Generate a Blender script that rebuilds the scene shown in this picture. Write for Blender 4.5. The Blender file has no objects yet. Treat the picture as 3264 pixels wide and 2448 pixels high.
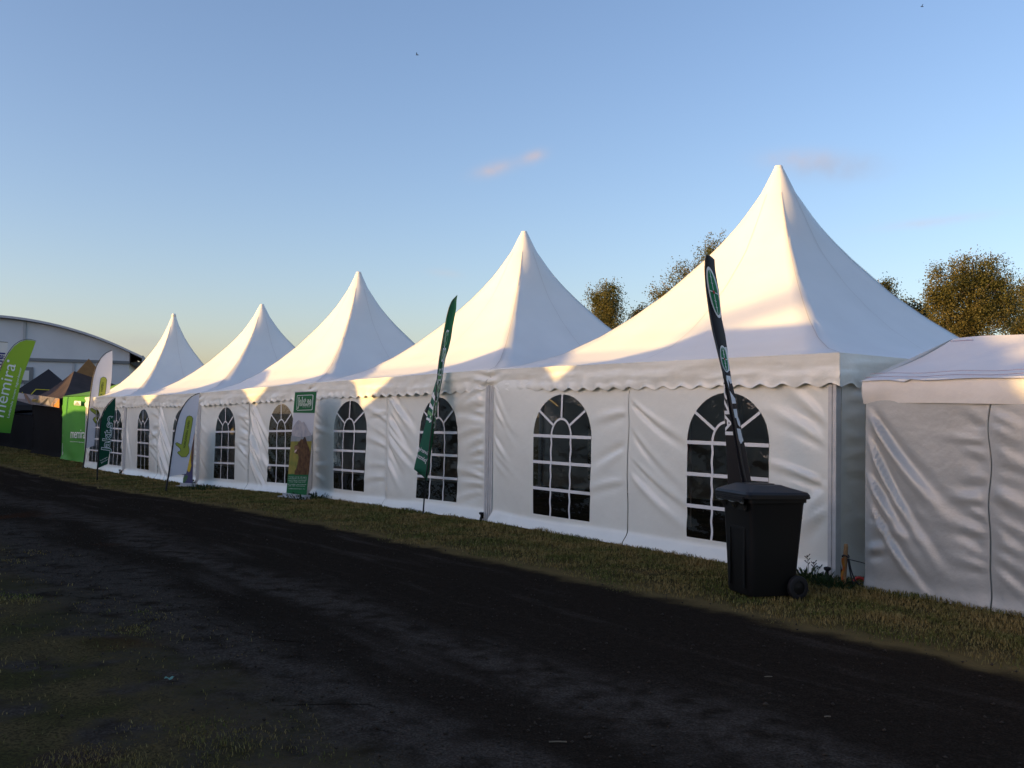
import bpy, bmesh, math, random
import numpy as np
from mathutils import Vector, Matrix
from mathutils.geometry import delaunay_2d_cdt, tessellate_polygon
random.seed(7); RNG = np.random.default_rng(7)
S = bpy.context.scene; COL = S.collection

# ------------------------------------------------------------------ camera
W, H, F = 3264, 2448, 2969.0
EYE = np.array([0, 0, 1.65])
PITCH, ROLL = math.radians(2.0), math.radians(0.9)
fwd = np.array([0, math.cos(PITCH), math.sin(PITCH)]); rt = np.array([1., 0, 0]); up = np.cross(rt, fwd)
cR = math.cos(ROLL) * rt + math.sin(ROLL) * up
cU = -math.sin(ROLL) * rt + math.cos(ROLL) * up
cam = bpy.data.objects.new("camera", bpy.data.cameras.new("camera")); COL.objects.link(cam); S.camera = cam
M = Matrix.Identity(4)
for i in range(3):
    M[i][0], M[i][1], M[i][2], M[i][3] = cR[i], cU[i], -fwd[i], EYE[i]
cam.matrix_world = M
cam.data.sensor_width = 36; cam.data.lens = 36 * F / W; cam.data.clip_end = 6000; cam.data.clip_start = 0.05

# ------------------------------------------------------------------ light
SUN_AZ, SUN_EL = math.radians(-113.5), math.radians(7.0)      # azimuth from +Y, towards +X
sun_vec = Vector((math.sin(SUN_AZ) * math.cos(SUN_EL), math.cos(SUN_AZ) * math.cos(SUN_EL), math.sin(SUN_EL)))
sl = bpy.data.lights.new("sun", 'SUN'); sl.energy = 2.8; sl.angle = math.radians(0.53); sl.color = (1.0, 0.62, 0.22)
so = bpy.data.objects.new("sun", sl); COL.objects.link(so)
so.rotation_euler = sun_vec.to_track_quat('Z', 'Y').to_euler()
S.view_settings.view_transform = 'Standard'; S.view_settings.look = 'None'
S.view_settings.exposure = 1.36; S.view_settings.gamma = 1.0
SKY_STRENGTH = 0.15; SKY_TINT = (1.25, .955, .905, 1)

def ray(px, py):
    return fwd + cR * (px - W / 2) / F - cU * (py - H / 2) / F
def project(P):
    d = np.asarray(P, float) - EYE; z = d @ fwd
    return W / 2 + F * (d @ cR) / z, H / 2 - F * (d @ cU) / z

world = bpy.data.worlds.new("World"); S.world = world; world.use_nodes = True
def build_world():
    nt = world.node_tree; nt.nodes.clear(); N = nt.nodes.new; Lk = nt.links.new
    out = N('ShaderNodeOutputWorld'); bg = N('ShaderNodeBackground'); bg.inputs['Strength'].default_value = SKY_STRENGTH
    sky = N('ShaderNodeTexSky'); sky.sky_type = 'NISHITA'; sky.sun_disc = False
    sky.sun_elevation = SUN_EL; sky.sun_rotation = SUN_AZ
    sky.altitude = 100; sky.air_density = 1.0; sky.dust_density = 1.6; sky.ozone_density = 3.0
    wb = N('ShaderNodeMix'); wb.data_type = 'RGBA'; wb.blend_type = 'MULTIPLY'; wb.inputs[0].default_value = 1    # white balance of the sky
    Lk(sky.outputs[0], wb.inputs[6]); wb.inputs[7].default_value = SKY_TINT; col = wb.outputs[2]
    tc = N('ShaderNodeTexCoord')
    # thin evening clouds, each a soft streak around one direction of the sky
    for (px, py, a, b, tilt, amt, c) in [(1580, 538, .020, .0065, .28, .55, (1.0, .78, .74)), (1700, 500, .012, .006, .3, .5, (1.0, .78, .74)),
                                  (2560, 508, .035, .009, -.08, .42, (.95, .80, .80)), (2660, 535, .042, .012, -.05, .40, (.66, .68, .80)),
                                  (2990, 705, .050, .0045, .06, .25, (1.0, .84, .80)), (450, 1090, .05, .008, 0, .30, (.70, .68, .72)), (445, 1130, .04, .006, 0, .30, (.70, .68, .72)),
                                  (1420, 872, .015, .004, -.1, .2, (1.0, .85, .8))]:
        d = ray(px, py); d /= np.linalg.norm(d)
        h = np.cross(d, [0, 0, 1]); h /= np.linalg.norm(h); v = np.cross(h, d)
        e1 = (math.cos(tilt) * h + math.sin(tilt) * v) / a; e2 = (-math.sin(tilt) * h + math.cos(tilt) * v) / b
        def dot(vec):
            n = N('ShaderNodeVectorMath'); n.operation = 'DOT_PRODUCT'; n.inputs[1].default_value = tuple(vec)
            Lk(tc.outputs['Generated'], n.inputs[0]); return n.outputs['Value']
        def mth(op, x, y=None):
            n = N('ShaderNodeMath'); n.operation = op
            for k, q in enumerate((x, y)):
                if q is None: continue
                if isinstance(q, (int, float)): n.inputs[k].default_value = q
                else: Lk(q, n.inputs[k])
            return n.outputs[0]
        q1 = mth('ADD', dot(e1), -float(d @ e1)); q2 = mth('ADD', dot(e2), -float(d @ e2))
        r2 = mth('ADD', mth('MULTIPLY', q1, q1), mth('MULTIPLY', q2, q2))
        g = mth('POWER', 2.718, mth('MULTIPLY', r2, -1.0))
        front = mth('GREATER_THAN', dot(d), 0.5)
        nz = N('ShaderNodeTexNoise'); nz.inputs['Scale'].default_value = 60; nz.inputs['Detail'].default_value = 5
        Lk(tc.outputs['Generated'], nz.inputs['Vector'])
        m = mth('MULTIPLY', mth('MULTIPLY', g, front), mth('MULTIPLY', nz.outputs[0], amt * 1.7))
        m = mth('MINIMUM', m, 1.0)
        mx = N('ShaderNodeMix'); mx.data_type = 'RGBA'
        Lk(m, mx.inputs['Factor']); Lk(col, mx.inputs[6]); mx.inputs[7].default_value = tuple(x * .27 / SKY_STRENGTH for x in c) + (1,)
        col = mx.outputs[2]
    Lk(col, bg.inputs['Color']); Lk(bg.outputs[0], out.inputs[0])
build_world()

# ------------------------------------------------------------------ materials
MATS = {}
def mat(name, base=(.8, .8, .8), rough=.6, spec=.5, metal=0, var=0, vscale=6, bump=0, bscale=40, base2=None, coat=0, transl=0, sheen=0):
    if name in MATS: return MATS[name]
    m = bpy.data.materials.new(name); m.use_nodes = True; nt = m.node_tree; P = nt.nodes['Principled BSDF']
    P.inputs['Base Color'].default_value = (*base, 1); P.inputs['Roughness'].default_value = rough
    P.inputs['Specular IOR Level'].default_value = spec; P.inputs['Metallic'].default_value = metal
    P.inputs['Coat Weight'].default_value = coat
    N = nt.nodes.new; Lk = nt.links.new
    tc = N('ShaderNodeTexCoord')
    if var or base2:
        nz = N('ShaderNodeTexNoise'); nz.inputs['Scale'].default_value = vscale; nz.inputs['Detail'].default_value = 6
        Lk(tc.outputs['Object'], nz.inputs['Vector'])
        rp = N('ShaderNodeMapRange'); rp.inputs[1].default_value = .32; rp.inputs[2].default_value = .68; Lk(nz.outputs[0], rp.inputs[0])
        mx = N('ShaderNodeMix'); mx.data_type = 'RGBA'
        b2 = base2 if base2 else tuple(max(0, c * (1 - var)) for c in base)
        mx.inputs[6].default_value = (*base, 1); mx.inputs[7].default_value = (*b2, 1)
        Lk(rp.outputs[0], mx.inputs['Factor']); Lk(mx.outputs[2], P.inputs['Base Color'])
    if bump:
        nz = N('ShaderNodeTexNoise'); nz.inputs['Scale'].default_value = bscale; nz.inputs['Detail'].default_value = 5
        Lk(tc.outputs['Object'], nz.inputs['Vector'])
        bp = N('ShaderNodeBump'); bp.inputs['Strength'].default_value = 1.0; bp.inputs['Distance'].default_value = bump
        Lk(nz.outputs[0], bp.inputs['Height']); Lk(bp.outputs[0], P.inputs['Normal'])
    if transl:
        tr = N('ShaderNodeBsdfTranslucent'); tr.inputs['Color'].default_value = (*[min(1, c * 1.6) for c in base], 1)
        ms = N('ShaderNodeMixShader'); ms.inputs[0].default_value = transl
        o = nt.nodes['Material Output']; Lk(P.outputs[0], ms.inputs[1]); Lk(tr.outputs[0], ms.inputs[2]); Lk(ms.outputs[0], o.inputs['Surface'])
    MATS[name] = m
    return m
def srgb(r, g, b):
    return tuple(((c / 255 + .055) / 1.055) ** 2.4 if c > 10 else c / 255 / 12.92 for c in (r, g, b))

m_roof = mat('roof_fabric', (.79, .795, .765), .42, .4, var=.07, vscale=1.1, bump=.004, bscale=4)
m_wall = mat('wall_fabric', (.87, .865, .76), .24, .5, var=.05, vscale=3, bump=.0075, bscale=5, coat=.35)
m_val = mat('valance_fabric', (.86, .85, .74), .30, .5, var=.06, vscale=4, bump=.006, bscale=9, coat=.2)
m_seam = mat('seam_thread', (.58, .56, .54), .7)
m_bar = mat('glazing_bar_fabric', (.78, .77, .74), .35, .5)
m_alu = mat('aluminium', (.60, .59, .56), .42, .5, 0, var=.15, vscale=9)
m_black = mat('black_plastic', (.0045, .0045, .0045), .5, .3, bump=.0006, bscale=160)
m_rubber = mat('black_rubber', (.014, .014, .015), .7, .3)
m_pole = mat('black_pole', (.012, .012, .014), .4)

def make_pane():
    m = bpy.data.materials.new('window_film'); m.use_nodes = True; nt = m.node_tree; nt.nodes.clear(); N = nt.nodes.new; Lk = nt.links.new
    o = N('ShaderNodeOutputMaterial'); tr = N('ShaderNodeBsdfTransparent'); tr.inputs[0].default_value = (.62, .61, .60, 1)
    gl = N('ShaderNodeBsdfGlossy'); gl.inputs['Roughness'].default_value = .07; gl.inputs['Color'].default_value = (.9, .9, .9, 1)
    df = N('ShaderNodeBsdfDiffuse'); df.inputs[0].default_value = (.018, .017, .016, 1)
    fr = N('ShaderNodeFresnel'); fr.inputs[0].default_value = 1.55
    tc = N('ShaderNodeTexCoord'); nz = N('ShaderNodeTexNoise'); nz.inputs['Scale'].default_value = 2.6; nz.inputs['Detail'].default_value = 4
    Lk(tc.outputs['Object'], nz.inputs['Vector']); bp = N('ShaderNodeBump'); bp.inputs['Distance'].default_value = .035; bp.inputs['Strength'].default_value = 1
    Lk(nz.outputs[0], bp.inputs['Height']); Lk(bp.outputs[0], gl.inputs['Normal']); Lk(bp.outputs[0], fr.inputs['Normal'])
    m1 = N('ShaderNodeMixShader'); m1.inputs[0].default_value = .22; Lk(tr.outputs[0], m1.inputs[1]); Lk(df.outputs[0], m1.inputs[2])
    m2 = N('ShaderNodeMixShader'); Lk(fr.outputs[0], m2.inputs[0]); Lk(m1.outputs[0], m2.inputs[1]); Lk(gl.outputs[0], m2.inputs[2])
    Lk(m2.outputs[0], o.inputs[0]); return m
m_pane = make_pane()

# ------------------------------------------------------------------ object helpers
def tag(o, label=None, cat=None, group=None, kind=None):
    if label: o['label'] = label
    if cat: o['category'] = cat
    if group: o['group'] = group
    if kind: o['kind'] = kind
    return o
def thing(name, loc, label, cat, group=None):
    o = bpy.data.objects.new(name, None); COL.objects.link(o); o.empty_display_size = .2
    o.location = tuple(float(x) for x in loc); return tag(o, label, cat, group)
def wloc(o):
    v = Vector(o.location)
    while o.parent: o = o.parent; v += Vector(o.location)
    return np.array(v)
def obj(name, verts, faces, m, parent=None, smooth=False, mats=None, fmat=None):
    """one mesh object; vertices are given in world space"""
    V = np.asarray(verts, float).reshape(-1, 3)
    org = wloc(parent) if parent else (V.mean(0) * [1, 1, 0] + [0, 0, V[:, 2].min()])
    me = bpy.data.meshes.new(name); me.from_pydata((V - org).tolist(), [], [list(map(int, f)) for f in faces])
    for mm in (mats or [m]): me.materials.append(mm)
    if fmat is not None: me.polygons.foreach_set('material_index', np.asarray(fmat, np.int32))
    if smooth: me.polygons.foreach_set('use_smooth', np.ones(len(me.polygons), bool))
    me.update()
    o = bpy.data.objects.new(name, me); COL.objects.link(o)
    if parent: o.parent = parent
    else: o.location = org
    return o
class MB:
    def __init__(s): s.v = []; s.f = []; s.m = []
    def add(s, V, Fc, mi=0):
        k = len(s.v); s.v += [tuple(map(float, p)) for p in V]; s.f += [[i + k for i in f] for f in Fc]; s.m += [mi] * len(Fc)
    def grid(s, G, mi=0, closed=False):
        G = np.asarray(G); a, b = G.shape[:2]
        s.add(G.reshape(-1, 3), grid_faces(a, b, closed), mi)
    def box(s, c, ax, ay, az, mi=0):
        c, ax, ay, az = map(np.asarray, (c, ax, ay, az))
        V = [c + i * ax + j * ay + k * az for k in (-1, 1) for j in (-1, 1) for i in (-1, 1)]
        s.add(V, [(0, 2, 3, 1), (4, 5, 7, 6), (0, 1, 5, 4), (2, 6, 7, 3), (0, 4, 6, 2), (1, 3, 7, 5)], mi)
    def tube(s, pts, r, n=8, mi=0):
        pts = [np.asarray(p, float) for p in pts]; rr = r if hasattr(r, '__len__') else [r] * len(pts)
        rings = []; ref = np.array([.3, .9, .2])
        for i, p in enumerate(pts):
            t = pts[min(i + 1, len(pts) - 1)] - pts[max(i - 1, 0)]; t = t / (np.linalg.norm(t) + 1e-9)
            a = np.cross(t, ref)
            if np.linalg.norm(a) < .1: a = np.cross(t, [1, 0, 0])
            a /= np.linalg.norm(a); b = np.cross(t, a)
            rings.append([p + rr[i] * (math.cos(q) * a + math.sin(q) * b) for q in np.linspace(0, 2 * math.pi, n, False)])
        k = len(s.v); m0 = len(s.f)
        for ring in rings: s.v += [tuple(map(float, p)) for p in ring]
        for i in range(len(pts) - 1):
            for j in range(n):
                s.f.append([k + i * n + j, k + i * n + (j + 1) % n, k + (i + 1) * n + (j + 1) % n, k + (i + 1) * n + j])
        s.f.append([k + j for j in range(n)][::-1]); s.f.append([k + (len(pts) - 1) * n + j for j in range(n)])
        s.m += [mi] * (len(s.f) - m0)
    def build(s, name, m, parent=None, smooth=False, mats=None):
        return obj(name, s.v, s.f, m, parent, smooth, mats, s.m if mats else None)
def grid_faces(a, b, closed=False):
    fs = []
    for i in range(a - 1):
        for j in range(b if closed else b - 1):
            j2 = (j + 1) % b
            fs.append((i * b + j, i * b + j2, (i + 1) * b + j2, (i + 1) * b + j))
    return fs
def sstep(x, a, b):
    t = np.clip((np.asarray(x, float) - a) / (b - a), 0, 1); return t * t * (3 - 2 * t)

# ------------------------------------------------------------------ terrain frame: u along the tent row, n across the road
u2 = np.array([-0.62868159, 0.77766282]); n2 = np.array([-0.77766282, -0.62868159])
P0 = np.array([3.415, 9.76]); S0 = P0 @ u2; N0 = P0 @ n2
def G(s):
    s = np.asarray(s, float)
    return np.interp(s, [-200, 7, 11.7, 15, 18, 21, 23.8, 29.8, 45, 60, 400], [0, 0, .0, -.03, -.085, -.17, -.24, -.30, -.33, -.4, -.5])
def gz(x, y): return float(G(np.array([x, y]) @ u2))
def sn(s, n):                      # row coordinates -> world xy (s along row from the near corner, n towards the road)
    return P0 + u2 * s + n2 * n
def ground_at(px, py):
    r = ray(px, py); k = -EYE[2] / r[2]
    for _ in range(25):
        P = EYE + r * k; k = (gz(P[0], P[1]) - EYE[2]) / r[2]
    return EYE + r * k

# ------------------------------------------------------------------ ground, road
def ground_material():
    """one cover for verge and road: dark gravel with wheel tracks, worn stony shoulders, dry grass soil, all by position"""
    m = bpy.data.materials.new('ground_cover'); m.use_nodes = True; nt = m.node_tree; P = nt.nodes['Principled BSDF']; N = nt.nodes.new; Lk = nt.links.new
    geo = N('ShaderNodeNewGeometry'); pos = geo.outputs['Position']
    def noise(sc, det=6, stretch=None):
        n = N('ShaderNodeTexNoise'); n.inputs['Scale'].default_value = sc; n.inputs['Detail'].default_value = det
        if stretch:
            mp = N('ShaderNodeMapping'); mp.vector_type = 'TEXTURE'; mp.inputs['Scale'].default_value = tuple(1 / q for q in stretch); mp.inputs['Rotation'].default_value = (0, 0, math.atan2(u2[1], u2[0]))
            Lk(pos, mp.inputs[0]); Lk(mp.outputs[0], n.inputs['Vector'])
        else: Lk(pos, n.inputs['Vector'])
        return n.outputs[0]
    def mth(op, a, b):
        n = N('ShaderNodeMath'); n.operation = op
        for k, q in ((0, a), (1, b)):
            if isinstance(q, (int, float)): n.inputs[k].default_value = q
            else: Lk(q, n.inputs[k])
        return n.outputs[0]
    def rng(x, a, b, lo=0, hi=1):
        n = N('ShaderNodeMapRange'); n.interpolation_type = 'SMOOTHSTEP'; n.inputs[1].default_value = a; n.inputs[2].default_value = b; n.inputs[3].default_value = lo; n.inputs[4].default_value = hi; Lk(x, n.inputs[0]); return n.outputs[0]
    def mix(f, a, b):
        n = N('ShaderNodeMix'); n.data_type = 'RGBA'
        for k, q in ((0, f), (6, a), (7, b)):
            if isinstance(q, tuple): n.inputs[k].default_value = (*q, 1)
            else: Lk(q, n.inputs[k])
        return n.outputs[2]
    dt = N('ShaderNodeVectorMath'); dt.operation = 'DOT_PRODUCT'; dt.inputs[1].default_value = (n2[0], n2[1], 0); Lk(pos, dt.inputs[0])
    d = mth('ADD', dt.outputs['Value'], -float(N0))                          # metres from the tent fronts
    dw = mth('ADD', d, mth('MULTIPLY', mth('SUBTRACT', noise(1.1, 7, (.35, 1, 1)), .5), 1.5))     # wandering track edges
    de = mth('ADD', d, mth('MULTIPLY', mth('SUBTRACT', noise(2.6, 7), .5), .55))
    grain = rng(noise(70, 4), .34, .70); mid = rng(noise(14, 6), .36, .66)
    soil = mix(rng(noise(1.3), .4, .6), (.064, .058, .022), (.115, .085, .038)); soil = mix(grain, soil, (.040, .031, .017))
    dark = mix(grain, (.0200, .0150, .0108), (.0380, .0292, .0215)); dark = mix(mth('MULTIPLY', mid, .5), dark, (.0185, .0138, .0098))
    dust = mix(grain, (.044, .0345, .0265), (.092, .075, .060)); dust = mix(mth('MULTIPLY', mid, .4), dust, (.033, .0255, .0190))
    pale = mix(rng(noise(3.0, 7, (.16, 1, 1)), .52, .80), dark, dust)
    # light ridge between the wheel tracks and the stony shoulder on the viewer's side
    ridge = mth('MULTIPLY', rng(dw, 4.2, 4.75), rng(dw, 5.3, 4.9)); shoulder = rng(dw, 5.55, 6.05)
    c = mix(mth('MULTIPLY', ridge, rng(noise(5, 5), .3, .6)), pale, dust); c = mix(mth('MULTIPLY', shoulder, rng(noise(4, 6), .28, .55)), c, dust)
    c = mix(mth('MULTIPLY', rng(noise(26, 3), .66, .74), shoulder), c, (.055, .051, .048))
    c = mix(mth('MULTIPLY', rng(noise(.55, 3), .60, .68), rng(d, 4.8, 6.0)), c, (.052, .022, .011))   # rusty soil patches
    c = mix(mth('MULTIPLY', rng(dw, 6.2, 7.3), rng(noise(2.2, 6), .34, .54)), c, soil)
    c = mix(rng(de, 2.42, 2.10), c, mix(rng(de, 1.6, 2.2), soil, (.150, .108, .046)))
    Lk(c, P.inputs['Base Color']); P.inputs['Roughness'].default_value = 1.0; P.inputs['Specular IOR Level'].default_value = 0
    bp = N('ShaderNodeBump'); bp.inputs['Distance'].default_value = .022; Lk(mth('ADD', noise(30, 8), mth('MULTIPLY', noise(110, 2), .35)), bp.inputs['Height']); Lk(bp.outputs[0], P.inputs['Normal'])
    return m
m_ground = ground_material()
def hsh(x, y, k):                                                  # cheap value noise
    x = np.asarray(x, float); y = np.asarray(y, float); xi = np.floor(x); yi = np.floor(y); fx = x - xi; fy = y - yi
    def r(a, b): return np.modf(np.sin(a * 127.1 + b * 311.7 + k * 74.7) * 43758.5453)[0]
    fx = fx * fx * (3 - 2 * fx); fy = fy * fy * (3 - 2 * fy)
    return (r(xi, yi) * (1 - fx) + r(xi + 1, yi) * fx) * (1 - fy) + (r(xi, yi + 1) * (1 - fx) + r(xi + 1, yi + 1) * fx) * fy
def ground():
    ss = np.concatenate([np.linspace(-2500, -60, 12), np.linspace(-40, 80, 121), np.linspace(100, 2500, 24)])
    ns = np.concatenate([np.linspace(-2500, -60, 12), np.linspace(-40, 40, 81), np.linspace(60, 2500, 12)])
    Gd = np.zeros((len(ss), len(ns), 3))
    for i, s in enumerate(ss):
        xy = P0[None] + u2[None] * s + n2[None] * ns[:, None]; Gd[i, :, :2] = xy; Gd[i, :, 2] = G(s + S0) - .008
    o = obj('ground', Gd.reshape(-1, 3), grid_faces(len(ss), len(ns)), m_ground, None, True); tag(o, kind='structure')
    # road: one sheet with ragged edges
    ss = np.linspace(-14, 75, 700); fr = np.linspace(0, 1, 29); Gd = np.zeros((len(ss), 29, 3))
    e1 = 2.08 + .10 * hsh(ss * 1.1, ss * 0, 1) + .07 * hsh(ss * 4.5, ss * 0, 2) + .03 * hsh(ss * 13, ss * 0, 3)
    e2 = 6.15 + .55 * hsh(ss * .5, ss * 0, 4) + .25 * hsh(ss * 2.3, ss * 0, 5) + .1 * hsh(ss * 9, ss * 0, 6)
    for i, s in enumerate(ss):
        nn = e1[i] + (e2[i] - e1[i]) * fr
        Gd[i, :, :2] = P0[None] + u2[None] * s + n2[None] * nn[:, None]
        Gd[i, :, 2] = G(s + S0) + .006 * np.sin(fr * math.pi) + .010 * (hsh(s * 2 + 50, nn * 2.4, 7) - .3) * np.clip(np.minimum(fr, 1 - fr) * 8, 0, 1)
        Gd[i, [0, -1], 2] -= .004
    tag(obj('road', Gd.reshape(-1, 3), grid_faces(len(ss), 29), m_ground, None, True), kind='structure')
ground()

# ------------------------------------------------------------------ tents
BASES = [np.array(b) + [0, 0, 1.65] for b in [(3.415, 9.76, -1.651), (-0.342, 14.728, -1.64), (-4.236, 19.714, -1.735), (-8.055, 24.05, -1.896), (-11.877, 28.677, -1.941)]]
_u5 = BASES[4][:2] - BASES[3][:2]; _u5 = _u5 / np.linalg.norm(_u5)
BASES.append(np.array([*(BASES[4][:2] + _u5 * 4.25), -.30]))
EAVE = 2.36
PROF_R = [0, .015, .062, .135, .19, .25, .378, .49, .595, .732, .87, 1.0]
PROF_Z = [5.56, 5.50, 5.10, 4.64, 4.35, 4.07, 3.56, 3.20, 2.91, 2.62, 2.45, 2.37]

class Panel:
    """a hanging fabric panel: s runs from A (left seen from outside) to B, t up from the ground"""
    def __init__(p, A, B, top, seed, strength=1.0, folds=(), edge=('post', 'seam'), skirt=.10, billow=.02):
        p.A, p.B = np.array(A), np.array(B); d = p.B - p.A; p.L = np.linalg.norm(d[:2]); p.dir = d / p.L
        t = p.dir[:2] / np.linalg.norm(p.dir[:2]); p.nrm = np.array([t[1], -t[0], 0]); p.top = top; p.skirt = skirt
        r = np.random.default_rng(seed); p.F = []
        for (side, ang, spread, ln, amp, t0, t1, step) in folds:
            tt = t0 + r.uniform(0, step)
            while tt < t1:
                a = math.radians(ang + r.uniform(-spread, spread)); L = ln * r.uniform(.6, 1.25)
                dx, dy = (math.cos(a), math.sin(a)) if side == 'L' else (-math.cos(a), math.sin(a))
                s0 = 0 if side == 'L' else p.L
                p.F.append((s0, tt, dx, dy, L, amp * 1.55 * strength * r.uniform(.5, 1.3) * (1 if r.random() < .8 else -1), r.uniform(.018, .036), r.uniform(.025, .065)))
                tt += step * r.uniform(.6, 1.4)
        p.bw = [(r.uniform(.6, 2.2), r.uniform(.4, 1.8), r.uniform(0, 6.28), r.uniform(.3, 1)) for _ in range(5)]; p.billow = billow * strength
        p.wig = [(r.uniform(3, 12), r.uniform(0, 6.28), r.uniform(.004, .012) * strength) for _ in range(4)]; p.edge = edge
    def disp(p, s, t):
        d = np.zeros_like(s)
        for (s0, t0, dx, dy, L, A, w0, w1) in p.F:
            x = (s - s0) * dx + (t - t0) * dy; y = -(s - s0) * dy + (t - t0) * dx + .06 * np.sin(x * 2.2)
            q = np.clip(x / L, 0, 1); w = w0 + w1 * q
            d += A * np.exp(-(y / w) ** 2) * np.where((x > 0) & (x < L), np.minimum(q * 5, 1) * (1 - q) ** 1.2, 0)
            d -= .55 * A * np.exp(-((y - 1.7 * w) / (w * 1.1)) ** 2) * np.where((x > 0) & (x < L), np.minimum(q * 5, 1) * (1 - q) ** 1.2, 0)
        for (fx, fy, ph, a) in p.bw: d += p.billow * a * np.sin(fx * s + fy * t + ph)
        ed = np.clip(np.minimum(s, p.L - s) / .12, 0, 1); tp = np.clip((p.top - t) / .25, 0, 1); d = d * (.25 + .75 * ed) * (.35 + .65 * tp)
        if p.skirt: d = d * sstep(t, -.05, .3) + p.skirt * (1 - sstep(t, 0, .20)) ** 1.5 - .0
        return d
    def pos(p, s, t, off=0.0):
        s = np.asarray(s, float); t = np.asarray(t, float); d = p.disp(s, t) + off
        wig = sum(a * np.sin(f * t + ph) for f, ph, a in p.wig); sh = np.zeros_like(s)
        if p.edge[0] == 'seam': sh += wig * np.clip(1 - s / .35, 0, 1)
        if p.edge[1] == 'seam': sh += wig * np.clip(1 - (p.L - s) / .35, 0, 1)
        return p.A[None] + p.dir[None] * (s + sh)[:, None] + p.nrm[None] * d[:, None] + np.array([0, 0, 1.])[None] * t[:, None]
def arch_poly(s0, s1, t0, ts, t1, n=22):
    c, a, b = (s0 + s1) / 2, (s1 - s0) / 2, t1 - ts
    pts = [(s0 + (s1 - s0) * k / 10, t0) for k in range(11)]
    pts += [(s1, t0 + (ts - t0) * k / 14) for k in range(1, 14)]
    pts += [(c + a * math.cos(q), ts + b * math.sin(q)) for q in np.linspace(0, math.pi, n)]
    pts += [(s0, ts - (ts - t0) * k / 14) for k in range(1, 14)]
    return pts
def ribbon(panel, pts, w, off, mb):
    pts = np.array(pts, float); t = np.gradient(pts, axis=0); t /= np.linalg.norm(t, axis=1)[:, None] + 1e-9; nr = np.stack([-t[:, 1], t[:, 0]], 1)
    rows = [panel.pos(*(pts + nr * w * k).T, off) for k in (-.5, 0, .5)]
    mb.grid(np.stack(rows, 1))
def wall_panel(parent, panel, win=None, step=.045, name='wall_panel', m=None, hmin=0.0):
    L, T = panel.L, panel.top
    ns, nt_ = max(2, int(L / step)), max(2, int(T / step))
    ss, tt = np.meshgrid(np.linspace(0, L, ns + 1), np.linspace(hmin, T, nt_ + 1), indexing='ij')
    if not win:
        V = panel.pos(ss.ravel(), tt.ravel()); return obj(name, V, grid_faces(ns + 1, nt_ + 1), m or m_wall, parent, True)
    s0, s1, t0, ts, t1 = win; poly = arch_poly(*win); pa = np.array(poly)
    pts = np.stack([ss.ravel(), tt.ravel()], 1)
    dmin = np.sqrt(((pts[:, None] - pa[None]) ** 2).sum(2)).min(1)
    pts = pts[dmin > step * .45]
    k = len(pts); allp = [Vector((float(a), float(b))) for a, b in pts] + [Vector(q) for q in poly]
    edges = [(k + i, k + (i + 1) % len(poly)) for i in range(len(poly))]
    vs, es, fs, *_ = delaunay_2d_cdt(allp, edges, [], 0, 1e-5)
    v = np.array([(q.x, q.y) for q in vs]); c, a, b = (s0 + s1) / 2, (s1 - s0) / 2, t1 - ts
    def inside(q): return s0 < q[0] < s1 and ((t0 < q[1] <= ts) or (q[1] > ts and ((q[0] - c) / a) ** 2 + ((q[1] - ts) / b) ** 2 < 1))
    fin = [f for f in fs if inside(v[list(f)].mean(0))]; fout = [f for f in fs if not inside(v[list(f)].mean(0))]
    V = panel.pos(v[:, 0], v[:, 1])
    def sub(fl):
        used = sorted({i for f in fl for i in f}); mp = {i: j for j, i in enumerate(used)}
        return V[used], [[mp[i] for i in f] for f in fl]
    A = sub(fout); wall = obj(name, A[0], A[1], m or m_wall, parent, True)
    A = sub(fin); obj('window_pane', A[0], A[1], m_pane, wall, True)
    mb = MB(); wd = s1 - s0; bw = .044
    for f in (0.0, .333, .667): 
        q = t0 + (ts - t0) * f
        if f > 0: ribbon(panel, [(s0 + wd * k / 20, q) for k in range(21)], bw, .006, mb)
    ribbon(panel, [(s0 + wd * k / 20, ts) for k in range(21)], bw, .006, mb)
    ia = wd / 6; ib = (t1 - ts) * .42
    for sg in (-1, 1):
        ribbon(panel, [(c + sg * ia + .006 * math.sin(k * .9 + sg), t0 + (ts - t0) * k / 34) for k in range(35)], bw * .72, .009, mb)
    ribbon(panel, [(c + ia * math.cos(q), ts + ib * math.sin(q)) for q in np.linspace(0, math.pi, 17)], bw * .72, .009, mb)
    for q in (math.radians(38), math.radians(90), math.radians(142)):
        i_ = np.array([c + ia * math.cos(q), ts + ib * math.sin(q)]); o_ = np.array([c + a * math.cos(q), ts + b * math.sin(q)])
        ribbon(panel, [i_ + (o_ - i_) * k / 10 for k in range(11)], bw * .8, .012, mb)
    mb.build('glazing_bars', m_bar, wall, True)
    return wall
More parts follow.
